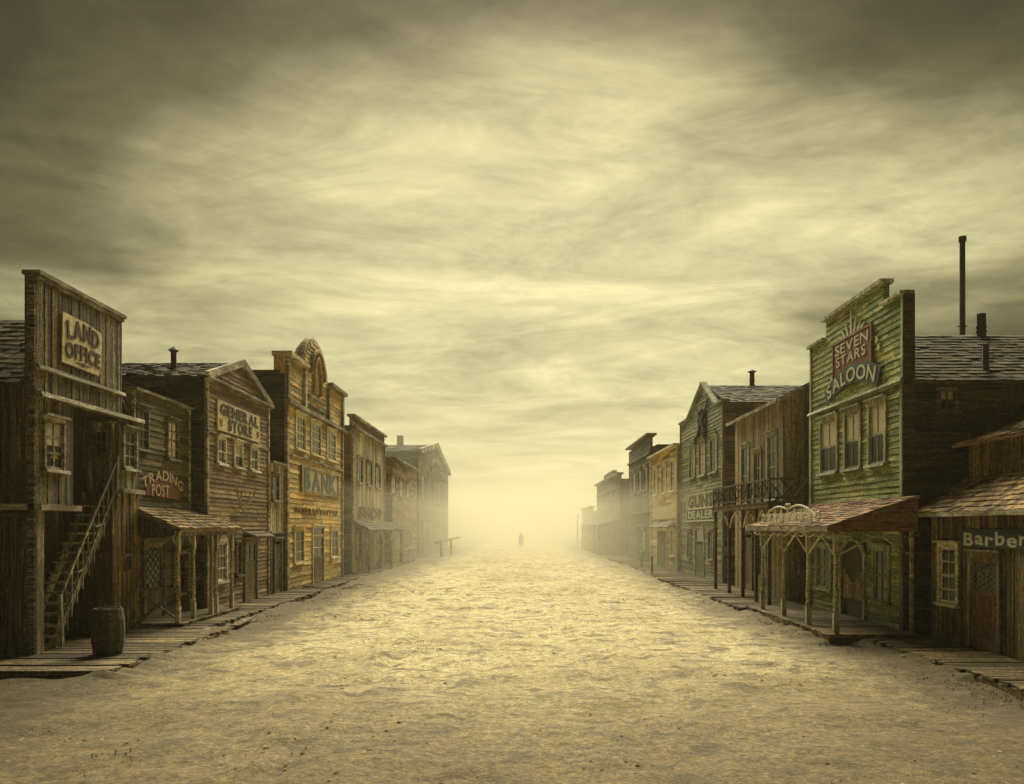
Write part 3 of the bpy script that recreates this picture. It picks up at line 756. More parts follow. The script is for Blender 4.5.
def far_block(sd, D, y0, y1, z, mat, label, pitch=0.0):
    F = Face(sd, D); b = thing('far_storefront', label, 'building', (sd * D, (y0 + y1) / 2, 0))
    a, c = sorted((F.Y(y0), F.Y(y1)))
    hs = []
    k = int((y1 - y0) / 4)
    for i in range(k):
        u = a + (c - a) * (i + .5) / k
        hs.append(window(b, F, u - .6, u + .6, z * .55, z * .55 + 1.6, TRIMG, cw=.18))
        if i % 2: hs.append(window(b, F, u - .6, u + .6, .9, 2.4, TRIMG, cw=.18))
        else: hs.append(door(b, F, u - .6, u + .6, .1, 2.4, TRIMG))
    wall(b, F, rect(a, c, 0, z), hs, 'h', mat, w=.3)
    m = MB(); m.fbox(F, a - .1, c + .1, z, z + .18, -.3, .3); m.fbox(F, a, c, z - 1.2, z - 1.1, 0, .15); m.build('cornice', TRIMG, b)
    S = Side(y0); xs = sorted((sd * (D + .02), sd * (D + 6)))
    wall(b, S, rect(xs[0], xs[1], 0, z - .4), [], 'h', DARKH, w=.3, name='side_wall')
    body(b, sd, D, y0, y1, z - .45, 6, DARKH)
    return b, F
far_block(1, 8.9, 98, 114, 5.0, GREYH, 'faint low storefront almost lost in haze, farthest on the right')

# ================================================================== RIGHT SIDE
b8, F8 = far_block(1, 8.9, 71.2, 92.5, 7.3, SLATEH, 'hazy grey storefront with a long dark porch roof over the walk')
shingles(b8, 'porch_roof', SHINGD, (7.0, 92, 2.75), (7.0, 72, 2.75), (8.86, 72, 3.3), (8.86, 92, 3.3), rowh=.4, w=.5)
for yy in (72.5, 77.5, 82.5, 87.5, 91.8): turned_post(b8, 7.15, yy, .1, 2.75, .09, TRIMG)
m = MB(); m.fbox(F8, -84, -76, 7.48, 8.0, -.3, .1); m.build('parapet', SLATEH, b8)
m = MB(); m.tube((6.8, 95, 0), (6.86, 95, 4.1), .07, .05, 8); tag(m.build('tether_pole', GREYV), 'thin tall pole standing in haze at the far right walk edge', 'pole')

def slate_front():
    D = 8.9; F = Face(1, D); y0, y1 = 54.5, 65.3
    b = thing('slate_storefront', 'tall slate-grey storefront with flat top, left of the small yellow one', 'building', (D, (y0 + y1) / 2, 0))
    hs = [window(b, F, F.u(a), F.u(c), 5.2, 6.8, TRIMG, cw=.14) for a, c in ((633, 636), (639, 642), (645, 648))]
    hs += [door(b, F, F.u(636), F.u(639), .1, 2.5, TRIMG, glass=.3), window(b, F, F.u(642), F.u(646), .9, 2.3, TRIMG, cw=.14)]
    pts = [(-y1, 0), (-y0, 0), (-y0, 8.85), (-y0 - 9, 8.85), (-y0 - 9, 8.6), (-y1, 8.6)]
    wall(b, F, pts, hs, 'h', SLATEH, w=.24)
    m = MB(); m.fbox(F, -y1 - .1, -y0 + .1, 8.87, 9.0, -.4, .3); m.fbox(F, -y1, -y0, 7.6, 7.75, 0, .15); m.fbox(F, -y1, -y0, 3.6, 3.75, 0, .12); m.build('cornice', TRIMD, b)
    wall(b, Side(y0), rect(D + .02, 15, 0, 8.1), [], 'h', DARKH, w=.24, name='side_wall')
    body(b, 1, D, y0, y1, 8.1, 6.2, DARKH)
    m = MB(); m.box(D + .4, 15.3, y0 - .2, y1, 8.1, 8.22); m.build('roof', SHINGD, b)
slate_front()

def yellow_front():
    D = 8.9; F = Face(1, D); y0, y1 = 45.0, 54.2
    b = thing('yellow_storefront', 'small yellow two-storey storefront with three tall upper windows and a plank door', 'building', (D, (y0 + y1) / 2, 0))
    hs = [window(b, F, F.u(a), F.u(c), 4.7, 6.4, TRIMO, rows=2, cols=2, cw=.13) for a, c in ((654.5, 658), (662.5, 666.5), (671.5, 676))]
    hs += [door(b, F, F.u(658), F.u(667.5), .1, 2.35, TRIMO, mat=GREYV, glass=.0), window(b, F, F.u(671.5), F.u(675.5), .95, 2.4, TRIMO, cw=.12, rows=3)]
    wall(b, F, rect(-y1, -y0, 0, 7.2), hs, 'h', YELH, w=.2)
    m = MB(); m.fbox(F, -y1 - .05, -y0 + .1, 7.2, 7.32, -.3, .3); m.fbox(F, -y0 - .2, -y0, 0, 7.2, 0, .1); m.fbox(F, -y1, -y1 + .2, 0, 7.2, 0, .1); m.build('cornice', TRIMO, b)
    wall(b, Side(y0), rect(D + .02, 15, 0, 7.2), [], 'h', BROWNH, w=.2, name='side_wall'); body(b, 1, D, y0, y1, 7.1, 6, BROWNH)
    for (a, c) in ((656.5, 668.5), (670, 677.5)):
        shingles(b, 'awning', TRIMG, (8.35, -F.u(a), 2.6), (8.35, -F.u(c), 2.6), (8.88, -F.u(c), 2.9), (8.88, -F.u(a), 2.9), rowh=.3, w=.5)
    m = MB(); m.fbox(F, F.u(654.5), F.u(677), 3.1, 3.85, .03, .09)
    tag(m.build('blank_sign_board', BOARDG), 'blank weathered grey sign board across the yellow storefront', 'sign board')
yellow_front()

def gun_shop():
    D = 9.0; F = Face(1, D); y0, y1 = 35.3, 44.7
    b = thing('gun_shop_building', 'sage gabled shop with orange brick-like patches and crossed rifles on its gable', 'building', (D, (y0 + y1) / 2, 0))
    hs = [window(b, F, F.u(a), F.u(c), 5.15, 6.7, TRIMS, rows=3, cols=2, cw=.13, pane=p) for a, c, p in ((690.5, 695.5, PANEG), (700.5, 706, CURT), (711.5, 717.5, PANEG))]
    hs += [window(b, F, F.u(688.3), F.u(691.6), 1.0, 2.3, TRIMD, cw=.1), window(b, F, F.u(709.5), F.u(714), 1.1, 2.3, TRIMD, cw=.1),
           door(b, F, F.u(696.3), F.u(704.5), .12, 2.45, TRIMS, mat=DOORW, glass=.0, transom=.6)]
    pts = [(-y1, 0), (-y0, 0), (-y0, 8.15), (-36.5, 8.15), (-39.3, 9.6), (-42.6, 8.3), (-y1, 8.3)]
    wall(b, F, pts, hs, 'h', GUNH, w=.17)
    m = MB()
    m.fbox(F, -y1 - .05, -42.6, 8.3, 8.4, -.25, .15); m.fbox(F, -36.5, -y0 + .05, 8.15, 8.25, -.25, .15)
    m.bar(F.p(-42.65, 8.36, 0), F.p(-39.3, 9.68, 0), .3, .1); m.bar(F.p(-36.45, 8.22, 0), F.p(-39.3, 9.68, 0), .3, .1)
    m.fbox(F, -42, -36.6, 6.98, 7.06, 0, .1); m.fbox(F, -y0 - .15, -y0, 0, 8.15, 0, .08); m.fbox(F, -y1, -y1 + .15, 0, 8.3, 0, .08)
    m.build('trim', TRIMS, b)
    wall(b, Side(y0), rect(D + .02, 15.5, 0, 8.1), [], 'h', BROWNH, w=.2, name='side_wall'); body(b, 1, D, y0, y1, 8.0, 6.5, DARKH)
    shingles(b, 'roof', SHINGD, (D + .1, y0 - .2, 8.08), (15.6, y0 - .2, 8.08), (15.6, 39.3, 9.55), (D + .1, 39.3, 9.55), rowh=.24, w=.28)
    shingles(b, 'roof', SHINGD, (15.6, y1 + .1, 8.08), (D + .1, y1 + .1, 8.08), (D + .1, 39.3, 9.55), (15.6, 39.3, 9.55), rowh=.24, w=.28)
    pipe(b, 11.4, 39.3, 9.3, 10.2, .12)
    F2 = Face(1, D - .04)
    s = thing('gun_shop_sign', 'two-row board lettered GUNS and DEALER on the sage shop', 'sign', (D, 38.8, 2.9))
    u0, u1 = F.u(688.5), F.u(716.5)
    m = MB(); m.prism(F2, rect(u0, u1, 3.55, 4.25), 0, .03); m.build('upper_board', BOARDG, s)
    m = MB(); m.prism(F2, rect(u0, u1, 2.95, 3.5), 0, .03); m.build('lower_board', BOARDB, s)
    m = MB()
    for (a, c, d, e) in ((u0 - .08, u1 + .08, 3.49, 3.56), (u0 - .08, u1 + .08, 2.88, 2.95), (u0 - .08, u0, 2.95, 4.25), (u0 - .08, u1 + .08, 4.25, 4.3)): m.fbox(F2, a, c, d, e, 0, .06)
    m.build('frame', INKW, s)
    m = MB(); lettering(m, F2, 'GUNS', u0 + .3, u1 - .3, 3.62, 4.18, .03, .05); m.build('lettering', INKD, s)
    m = MB(); lettering(m, F2, 'DEALER', u0 + .3, u1 - .3, 3.04, 3.42, .03, .03); m.build('lettering', INKW, s)
    # crossed rifles emblem
    e = thing('crossed_rifles_emblem', 'dark crossed rifles emblem nailed up on the sage gable', 'emblem', (D, 39.2, 7.8))
    for sg in (-1, 1):
        m = MB(); c = Vector((-39.2, 7.85)); dr = Vector((sg * .9, .62)).normalized(); nr = Vector((-dr.y, dr.x))
        def P(a, q, n): v = c + dr * a + nr * q; return F2.p(v.x, v.y, n)
        o = .04 if sg > 0 else .1
        m.bar(P(-.3, 0, o), P(1.35, 0, o), .07, .06); m.bar(P(-1.3, -.1 * sg, o), P(-.3, 0, o), .2, .07); m.bar(P(-1.45, -.14 * sg, o), P(-1.2, -.08 * sg, o), .32, .07)
        m.bar(P(-.25, 0, o), P(.6, 0, o), .13, .07); m.build('rifle', INKD, e)
    m = MB()
    m.bar(F2.p(-39.2, 7.15, .05), F2.p(-39.2, 8.45, .05), .09, .05)
    m.path([F2.p(-39.2 + .75 * math.cos(a), 7.85 + .55 * math.sin(a), .04) for a in [math.pi * 2 * i / 20 for i in range(21)]], .05, 5)
    m.build('wreath', INKD, e)
gun_shop()

def balcony_house():
    D = 9.0; F = Face(1, D); y0, y1 = 27.3, 33.4
    b = thing('balcony_house', 'brown plank house with timber balcony on arched posts, beside the green saloon', 'building', (D, (y0 + y1) / 2, 0))
    hs = [window(b, F, F.u(743), F.u(749.5), 3.5, 5.75, TRIMS, rows=4, cols=2, cw=.12), door(b, F, F.u(755.5), F.u(762), 3.45, 5.4, TRIMS, mat=DOORW, glass=.55),
          window(b, F, F.u(769), F.u(777.5), 3.6, 5.85, TRIMS, rows=4, cols=2, cw=.12, pane=PANEG)]
    hs += [door(b, F, F.u(746), F.u(753), .15, 2.3, TRIMD, glass=0), window(b, F, F.u(760), F.u(770), .8, 2.2, TRIMD, rows=2, cols=3)]
    wall(b, F, rect(-y1, -y0, 0, 7.0), hs, 'v', BALV, w=.15)
    S = Side(y0); zr = lambda x: 7.0 + (x - D) * .5
    wall(b, S, [(D + .01, 0), (15, 0), (15, 8.6), (13.6, 8.9), (12.2, 8.6), (D + .01, 7.0)], [], 'v', BALV, w=.17, name='side_wall')
    body(b, 1, D, y0, y1, 6.9, 6, DARKV)
    m = MB(); m.prism(Side(y1 - .2), [(D + .2, 6.8), (15, 6.8), (15, 8.5), (13.6, 8.8), (12.2, 8.5), (D + .2, 7.0)], -.1, 0); m.build('rear_gable', DARKV, b)
    e = (D - .28); shingles(b, 'roof', SHING, (e, y1 + .25, zr(e) + .05), (e, y0 - .2, zr(e) + .05), (12.3, y0 - .2, zr(12.3) + .05), (12.3, y1 + .25, zr(12.3) + .05))
    m = MB(); m.bar((e - .03, y1 + .25, zr(e) + .03), (e - .03, y0 - .2, zr(e) + .03), .05, .13); m.bar((e, y0 - .24, zr(e) + .04), (12.3, y0 - .24, zr(12.3) + .04), .07, .13); m.build('fascia', TRIMG, b)
    # balcony
    b0, b1, X = 25.05, 32.3, 7.8
    m = MB(); m.box(X, D - .03, b0, b1, 3.26, 3.36); m.box(X - .04, X, b0 - .02, b1 + .02, 3.2, 3.4); m.box(X, D + .3, b0 - .04, b0, 3.2, 3.4)
    y = b0
    while y < b1 - .05: m.box(X - .06, D - .05, y, y + .15, 3.36, 3.39); y += .165
    bo = m.build('balcony', DARKV, b)
    m = MB(); m.box(X - .02, X + .06, b0, b1, 4.08, 4.15); m.box(X, X + .04, b0, b1, 3.5, 3.55); m.box(X, D + .3, b0 - .01, b0 + .05, 4.08, 4.15); m.box(X, D + .3, b0, b0 + .04, 3.5, 3.55)
    kk = 9
    for i in range(kk + 1):
        y = b0 + (b1 - b0) * i / kk; m.box(X - .01, X + .05, y - .03, y + .03, 3.4, 4.08)
        if i < kk:
            yn = b0 + (b1 - b0) * (i + 1) / kk
            m.bar((X + .02, y, 3.55), (X + .02, yn, 4.08), .035, .03); m.bar((X + .045, y, 4.08), (X + .045, yn, 3.55), .035, .03)
            m.bar((X + .02, (y + yn) / 2, 3.55), (X + .02, (y + yn) / 2, 4.08), .03)
    for i in range(3):
        x = X + .3 + i * .4; m.bar((x - .3, b0 + .02, 3.55), (x + .1, b0 + .02, 4.08), .03); m.bar((x + .1, b0 + .04, 3.55), (x - .3, b0 + .04, 4.08), .03)
    m.build('balustrade', DARKV, bo)
    ps = [32.1, 30.0, 28.2, 26.6, 25.2]
    for i, yy in enumerate(ps):
        po = MB(); po.bar((X + .05, yy, .12), (X + .05, yy, 3.22), .11); po.lathe(X + .05, yy, [(2.5, .07), (2.54, .1), (2.6, .07)], 8); po = po.build('balcony_post', DARKV, b)
        if i < len(ps) - 1:
            yn = ps[i + 1]; mid = (yy + yn) / 2
            m = MB(); m.path([(X + .05, yy - .05, 2.55), (X + .05, yy - (yy - yn) * .2, 2.9), (X + .05, mid, 3.17)], .028, 5)
            m.path([(X + .05, yn + .05, 2.55), (X + .05, yn + (yy - yn) * .2, 2.9), (X + .05, mid, 3.17)], .028, 5)
            m.build('arch_brace', TRIMP, po)
balcony_house()

# ---- saloon
def saloon():
    D = 9.0; F = Face(1, D); y0, y1 = 18.7, 24.7
    b = thing('saloon_building', 'tall green clapboard saloon with stepped false front, largest building on the right', 'building', (D, (y0 + y1) / 2, 0))
    hs = []
    for a, c in ((822.5, 838), (847, 861), (871.5, 886)):
        hs.append(window(b, F, F.u(a), F.u(c), 4.18, 5.68, TRIMS, rows=2, cols=2, cw=.12, upper=CURT, pane=PANEG))
    hs.append(window(b, F, F.u(876), F.u(890), .75, 2.05, TRIMS, rows=4, cols=2, cw=.1))
    hs.append(window(b, F, F.u(818.5), F.u(832), .8, 2.0, TRIMS, rows=4, cols=2, cw=.1, pane=PANEG))
    # arched doorway
    ua, ub = F.u(844.5), F.u(866); um = (ua + ub) / 2; hw = (ub - ua) / 2
    hs.append((ua - .1, ub + .1, 0, 2.2))
    pts = [(-y1, 0), (-y0, 0), (-y0, 8.05), (-19.75, 8.05), (-19.75, 8.62), (-23.5, 8.62), (-23.5, 8.08), (-y1, 8.08)]
    wall(b, F, pts, hs, 'h', GREENH, w=.15, back=.12)
    m = MB(); m.fbox(F, ua, ub, .2, 2.25, -.01, .012); dk = m.build('doorway', INKD, b)
    m = MB(); m.fbox(F, ua - .12, ua, .2, 1.75, 0, .1); m.fbox(F, ub, ub + .12, .2, 1.75, 0, .1)
    m.path([F.p(um + (hw + .06) * math.cos(t), 1.72 + .55 * math.sin(t), .06) for t in [math.pi * i / 12 for i in range(13)]], .06, 6)
    m.build('door_arch', TRIMS, b)
    for sg in (-1, 1):   # batwing leaves
        m = MB(); e = um + sg * hw
        top = [1.45, 1.42, 1.32, 1.2, 1.12]
        for i in range(5):
            u = e - sg * hw * i / 5; u2 = e - sg * hw * (i + .92) / 5; m.fbox(F, u, u2, .65, top[i], .03, .055)
        m.fbox(F, e, e - sg * hw * .96, .7, .78, .055, .075); m.build('batwing_door', DOORW, b)
    m = MB()
    m.fbox(F, -y1 - .06, -23.5, 8.08, 8.16, -.2, .14); m.fbox(F, -19.75, -y0 + .06, 8.05, 8.13, -.2, .14); m.fbox(F, -23.56, -19.69, 8.62, 8.72, -.2, .14)
    m.fbox(F, -y1 - .03, -y0 + .03, 6.02, 6.1, 0, .14, 0, .1); m.fbox(F, -y0 - .13, -y0, 0, 6.02, 0, .075); m.fbox(F, -y1, -y1 + .12, 0, 6.02, 0, .075)
    m.fbox(F, -y0 - .1, -y0, 6.1, 8.05, 0, .06); m.fbox(F, -y1, -y1 + .1, 6.1, 8.08, 0, .06)
    m.build('trim', TRIMS, b)
    m = MB(); m.fbox(Side(y0), D - .05, D + .22, 0, 8.05, -.02, .03); m.build('corner_board', GREEND, b)
    S = Side(y0)
    hw2 = window(b, S, 9.78, 10.15, 5.3, 5.8, TRIMD, rows=2, cols=2, cw=.06, pane=PANEG, upper=CURT, hood=False)
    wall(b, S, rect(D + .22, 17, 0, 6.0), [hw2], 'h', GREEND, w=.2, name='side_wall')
    body(b, 1, D, y0, y1, 5.95, 8, GREEND)
    ym = 21.7
    shingles(b, 'roof', SHINGD, (D + .14, y0 - .2, 5.98), (17.2, y0 - .2, 5.98), (17.2, ym, 7.8), (D + .14, ym, 7.8), rowh=.22, w=.24)
    shingles(b, 'roof', SHINGD, (17.2, y1 + .2, 5.98), (D + .14, y1 + .2, 5.98), (D + .14, ym, 7.8), (17.2, ym, 7.8), rowh=.22, w=.24)
    pipe(b, 11.15, 19.15, 5.75, 6.95, .07, cap=False)
    pipe(b, 12.45, 21.6, 7.6, 8.35, .12, cap=False)
    # porch
    p0, p1, X = 18.05, 24.2, 7.15
    m = MB(); m.box(X - .2, D - .04, p0 - .1, p1 + .3, .02, .16); y = p0 - .1
    while y < p1 + .25:
        w = random.uniform(.13, .19); m.box(X - .22 + random.uniform(-.04, .04), D - .05, y, y + w - .012, .16, .185 + random.uniform(0, .01)); y += w
    m.build('porch_floor', DECK, b)
    shingles(b, 'porch_roof', SHINGR, (X - .25, p1 + .1, 2.62), (X - .25, p0 - .15, 2.62), (D - .06, p0 - .15, 3.3), (D - .06, p1 + .1, 3.3), rowh=.16, w=.3, thick=.025)
    m = MB(); m.box(X - .29, X - .24, p0 - .17, p1 + .12, 2.5, 2.62); m.box(X - .05, X + .05, p0, p1, 2.44, 2.54); m.build('porch_beam', TRIMG, b)
    m = MB(); m.prism(Side(p0 - .05), [(X - .18, 2.5), (D - .04, 2.5), (D - .04, 3.2), (X - .18, 2.57)], -.03, 0); m.build('porch_end_panel', SHINGR, b)
    # scalloped valance
    m = MB()
    def scallop(P, L):
        k = int(L / .3)
        pts = []
        for i in range(k * 6 + 1):
            t = i / (k * 6); pts.append(P(t, 2.44 - .07 * abs(math.sin(t * k * math.pi / 2))))
        m.path(pts, .018, 5)
    scallop(lambda t, z: (X - .06, p0 + (p1 - p0) * t, z), p1 - p0); scallop(lambda t, z: (X + (D - X) * t, p0 - .02, z), D - X)
    m.build('valance', TRIMP, b)
    ps = [23.6, 21.7, 19.85, 18.12]
    for i, yy in enumerate(ps):
        po = turned_post(b, X, yy, .18, 2.46, .055, TRIMPV)
        m = MB()
        if i < 3:
            yn = ps[i + 1]; mid = (yy + yn) / 2
            m.bar((X, yy - .04, 1.95), (X, mid, 2.42), .035); m.bar((X, yn + .04, 1.95), (X, mid, 2.42), .035)
        else:
            m.bar((X + .04, yy, 1.95), (X + .95, yy, 2.44), .035); m.bar((X + 1.72, yy, 1.95), (X + .95, yy, 2.44), .035); m.bar((X + 1.72, yy, .2), (X + 1.72, yy, 2.5), .07)
        m.build('brace', TRIMP, po)
    # fretwork crest standing on the porch eave
    m = MB(); yc, W = 21.0, 2.15; xx = X - .12
    P = lambda a, z, d=0: (xx + d, yc - a, z)
    for sg in (-1, 1):
        m.path([P(sg * (.12 + (W - .12) * i / 12), 3.02 + .16 * math.sin(math.pi * (.12 + .88 * i / 12)) - .22 * (i / 12) ** 2) for i in range(13)], .026, 6)
        cx, cz = sg * (W - .02), 2.86
        m.path([P(cx + sg * .12 * math.cos(t), cz + .1 * math.sin(t)) for t in [math.pi * 1.9 * i / 12 for i in range(13)]], .024, 6)
        m.path([P(sg * (.1 + .1 * math.cos(t)), 3.14 + .07 * math.sin(t)) for t in [math.pi * 2 * i / 10 for i in range(11)]], .02, 5)
    m.bar(P(-1.75, 2.70), P(1.75, 2.70), .035)
    for i in range(7):   # seven flat stars in a row
        a = -1.56 + i * .52; pr = []
        for k in range(10):
            q = .21 if k % 2 == 0 else .085; pr.append((-(yc - a) - 1.3 * q * math.sin(k * math.pi / 5) * -1, 2.9 + q * math.cos(k * math.pi / 5)))
        m.prism(Face(1, xx), pr[::-1], -.012, .012)
    tag(m.build('fretwork_crest', INKW), 'white fretwork crest with seven stars on the saloon porch eave', 'ornament')
    # signs
    F2 = Face(1, D - .045)
    s = thing('seven_stars_sign', 'rusty red board lettered SEVEN STARS with white rays above, on green clapboard', 'sign', (D, 21.75, 6.9))
    u0, u1 = -22.75, -20.32
    m = MB(); m.prism(F2, rect(u0, u1, 6.75, 7.74), 0, .035); m.build('board', BOARDR, s)
    m = MB()
    for (a, c, d, e) in ((u0 - .04, u1 + .04, 7.74, 7.79), (u0 - .04, u0, 6.75, 7.74), (u1, u1 + .04, 6.75, 7.74)): m.fbox(F2, a, c, d, e, 0, .06)
    m.build('frame', SHINGR, s)
    m = MB(); lettering(m, F2, 'SEVEN', u0 + .15, u1 - .15, 7.4, 7.68, .035, .008, jit=.05); lettering(m, F2, 'STARS', u0 + .22, u1 - .3, 7.05, 7.32, .035, .008, lambda t: (.02, 0), jit=.06)
    m.build('lettering', INKW, s)
    m = MB(); um = (u0 + u1) / 2 - .05
    for i, (a, L) in enumerate(((-62, .35), (-38, .4), (-18, .48), (0, .78), (17, .5), (38, .36), (62, .3))):
        t = R(a); bx, bz = um + .75 * math.sin(t) * .9, 7.79
        d = Vector((math.sin(t), math.cos(t))); q = Vector((d.y, -d.x)) * .07
        A = Vector((bx, bz)); m.prism(F2, [tuple(A - q), tuple(A + q), tuple(A + d * L)][::1], 0, .03 + i * .001)
    m.build('ray', INKW, s)
    m = MB()
    for (uu, zz) in ((-22.98, 6.8), (-20.05, 7.3), (-19.95, 7.08)):
        m.prism(F2, [(uu + (.13 if k % 2 else .055) * math.sin(k * math.pi / 5), zz + (.13 if k % 2 else .055) * math.cos(k * math.pi / 5)) for k in range(9, -1, -1)], 0, .025)
    m.build('star', INKW, s)
    s = thing('saloon_sign', 'arched blue-black banner lettered SALOON on the green false front', 'sign', (D, 21.6, 6.1))
    F3 = Face(1, D - .10)
    uc, Rr = -21.5, 4.3; top = 6.95; hwid = 1.82; a0 = math.asin(hwid / Rr)
    outer = [(uc + Rr * math.sin(a), top - Rr + Rr * math.cos(a)) for a in [a0 - 2 * a0 * i / 16 for i in range(17)]]
    ri = Rr - .5; inner = [(uc + ri * math.sin(a), top - Rr + ri * math.cos(a)) for a in [-a0 + 2 * a0 * i / 16 for i in range(17)]]
    m = MB()
    for i in range(16):   # a curved strip made of quads sharing edges
        pass
    vs = []; k = 17
    for (u, z) in outer[::-1]: vs += [F3.p(u, z, .035)]
    for (u, z) in inner: vs += [F3.p(u, z, .035)]
    for (u, z) in outer[::-1]: vs += [F3.p(u, z, 0)]
    for (u, z) in inner: vs += [F3.p(u, z, 0)]
    fs = []
    for i in range(16):
        fs += [(i, k + i, k + i + 1, i + 1), (2 * k + i, 2 * k + i + 1, 3 * k + i + 1, 3 * k + i), (i, i + 1, 2 * k + i + 1, 2 * k + i), (k + i, 3 * k + i, 3 * k + i + 1, k + i + 1)]
    fs += [(0, 2 * k, 3 * k, k), (16, k + 16, 3 * k + 16, 2 * k + 16)]
    m.add(vs, fs); m.build('board', BOARDB, s)
    m = MB(); rm = Rr - .25
    lettering(m, F3, 'SALOON', uc - hwid * .86, uc + hwid * .86, top - .44, top - .07, .035, .012, lambda t: (rm * math.cos(a0 * .86 * t) - rm, -a0 * .86 * t))
    m.build('lettering', INKW, s)
saloon()
m = MB(); m.lathe(14.1, 25.5, [(0, .1), (11.7, .085)], 10); m.lathe(14.1, 25.5, [(11.7, .12), (11.85, .12)], 10)
m.bar((13.95, 25.5, 9.0), (14.25, 25.5, 9.0), .04)
tag(m.build('iron_flue_pole', IRON), 'very tall thin dark flue rising behind the saloon roof', 'flue')

# ---- barber
def barber():
    D = 9.3; F = Face(1, D); y0, y1 = 12.0, 18.05
    b = thing('barber_shop_building', 'low dark plank barber shop with a sagging shingle roof, nearest on the right', 'building', (D, (y0 + y1) / 2, 0))
    hs = [window(b, F, -17.62, -16.98, .95, 2.15, TRIMP, rows=4, cols=2, cw=.1, pane=PANEG), door(b, F, -16.4, -15.5, .15, 1.98, TRIMV, mat=DOORR, glass=.36, diamond=True),
          window(b, F, -14.3, -13.3, .95, 2.15, TRIMV, rows=4, cols=2, cw=.1)]
    wall(b, F, rect(-y1, -y0, 0, 2.95), hs, 'v', BARBV, w=.14)
    wall(b, Side(y0), [(D + .01, 0), (12.5, 0), (12.5, 3.6), (10.1, 3.6), (D + .01, 2.95)], [], 'v', BARBV, w=.16, name='side_wall')
    body(b, 1, D, y0, y1, 2.9, 3.2, BARBV)
    wall(b, Back(y1 + .0), [(-12.5, 0), (-D - .01, 0), (-D - .01, 2.9), (-10.1, 3.5), (-12.5, 3.5)], [], 'v', BARBV, w=.2, name='rear_wall')
    shingles(b, 'roof', SHING, (9.02, y1 + .25, 2.9), (9.02, y0 - .2, 2.9), (10.16, y0 - .1, 3.72), (10.16, y1 + .1, 3.72), rowh=.17, w=.2, thick=.035)
    F2 = Face(1, 10.15)
    hs = [window(b, F2, -15.9, -15.6, 3.95, 4.25, TRIMD, rows=1, cols=1, cw=.04, hood=False), window(b, F2, -13.9, -13.5, 3.95, 4.25, TRIMD, rows=1, cols=1, cw=.04, hood=False)]
    wall(b, F2, rect(-y1, -y0, 3.6, 4.55), hs, 'v', BARBV, w=.13, name='upper_wall')
    wall(b, Side(y1).__class__(y0), rect(10.16, 12.5, 3.5, 4.55), [], 'v', BARBV, name='upper_side_wall')
    m = MB(); m.box(10.3, 12.6, y0 + .1, y1, 3.4, 4.52); m.build('loft', BARBV, b)
    shingles(b, 'roof', SHING, (9.85, y1 + .2, 4.45), (9.85, y0 - .2, 4.45), (12.7, y0 - .2, 5.5), (12.7, y1 + .2, 5.5), rowh=.2, w=.24)
    m = MB(); m.bar((9.0, y1 + .25, 2.87), (9.0, y0 - .2, 2.87), .04, .1); m.build('fascia', TRIMG, b)
    F3 = Face(1, D - .045)
    s = thing('barber_sign', 'dark board with pale hand-painted Barber over the red-brown door', 'sign', (D, 15.5, 2.2))
    m = MB(); m.prism(F3, rect(-16.75, -14.35, 2.19, 2.56), 0, .04); m.build('board', BOARDB, s)
    m = MB(); lettering(m, F3, 'Barber', -16.6, -14.5, 2.24, 2.5, .03, .02, lambda t: (.015 * math.sin(9 * t), 0), jit=.13); m.build('lettering', INKW, s)
barber()

# ================================================================== walks, street furniture
def boardwalk(name, sd, segs, seed, mat=DECK):
    random.seed(seed); m = MB()
    for (xi, xo, y0, y1) in segs:
        y = y0
        m.box(sd * (xo + .06), sd * xi, y0, y1, -.1, .085)
        while y < y1:
            w = random.uniform(.16, .26); j = random.uniform(-.09, .06)
            z = .125 + random.uniform(-.008, .012); t = random.uniform(-.012, .012)
            xa, xb = sorted((sd * (xo + j), sd * (xi)))
            if random.random() > .02:
                m.hexa([Vector(p) for p in ((xa, y, .08), (xb, y, .08), (xb, y + w - .015, .08), (xa, y + w - .015, .08),
                       (xa, y, z + t), (xb, y, z), (xb, y + w - .015, z), (xa, y + w - .015, z - t))])
            y += w
        m.box(sd * (xo - .02), sd * (xo + .05), y0, y1, -.1, .07)
    o = m.build(name, mat); tag(o, kind='structure'); return o
boardwalk('boardwalk_left', -1, [(10.0, 7.15, 13.7, 19.6), (9.3, 7.75, 19.62, 31.0), (9.0, 7.9, 31.0, 60.0), (9.0, 8.1, 60, 104)], 11)
boardwalk('boardwalk_right', 1, [(9.3, 7.75, 11.0, 17.9), (9.0, 6.75, 24.6, 44.0), (8.9, 7.0, 44.0, 70.0), (8.9, 7.3, 70, 95)], 12)

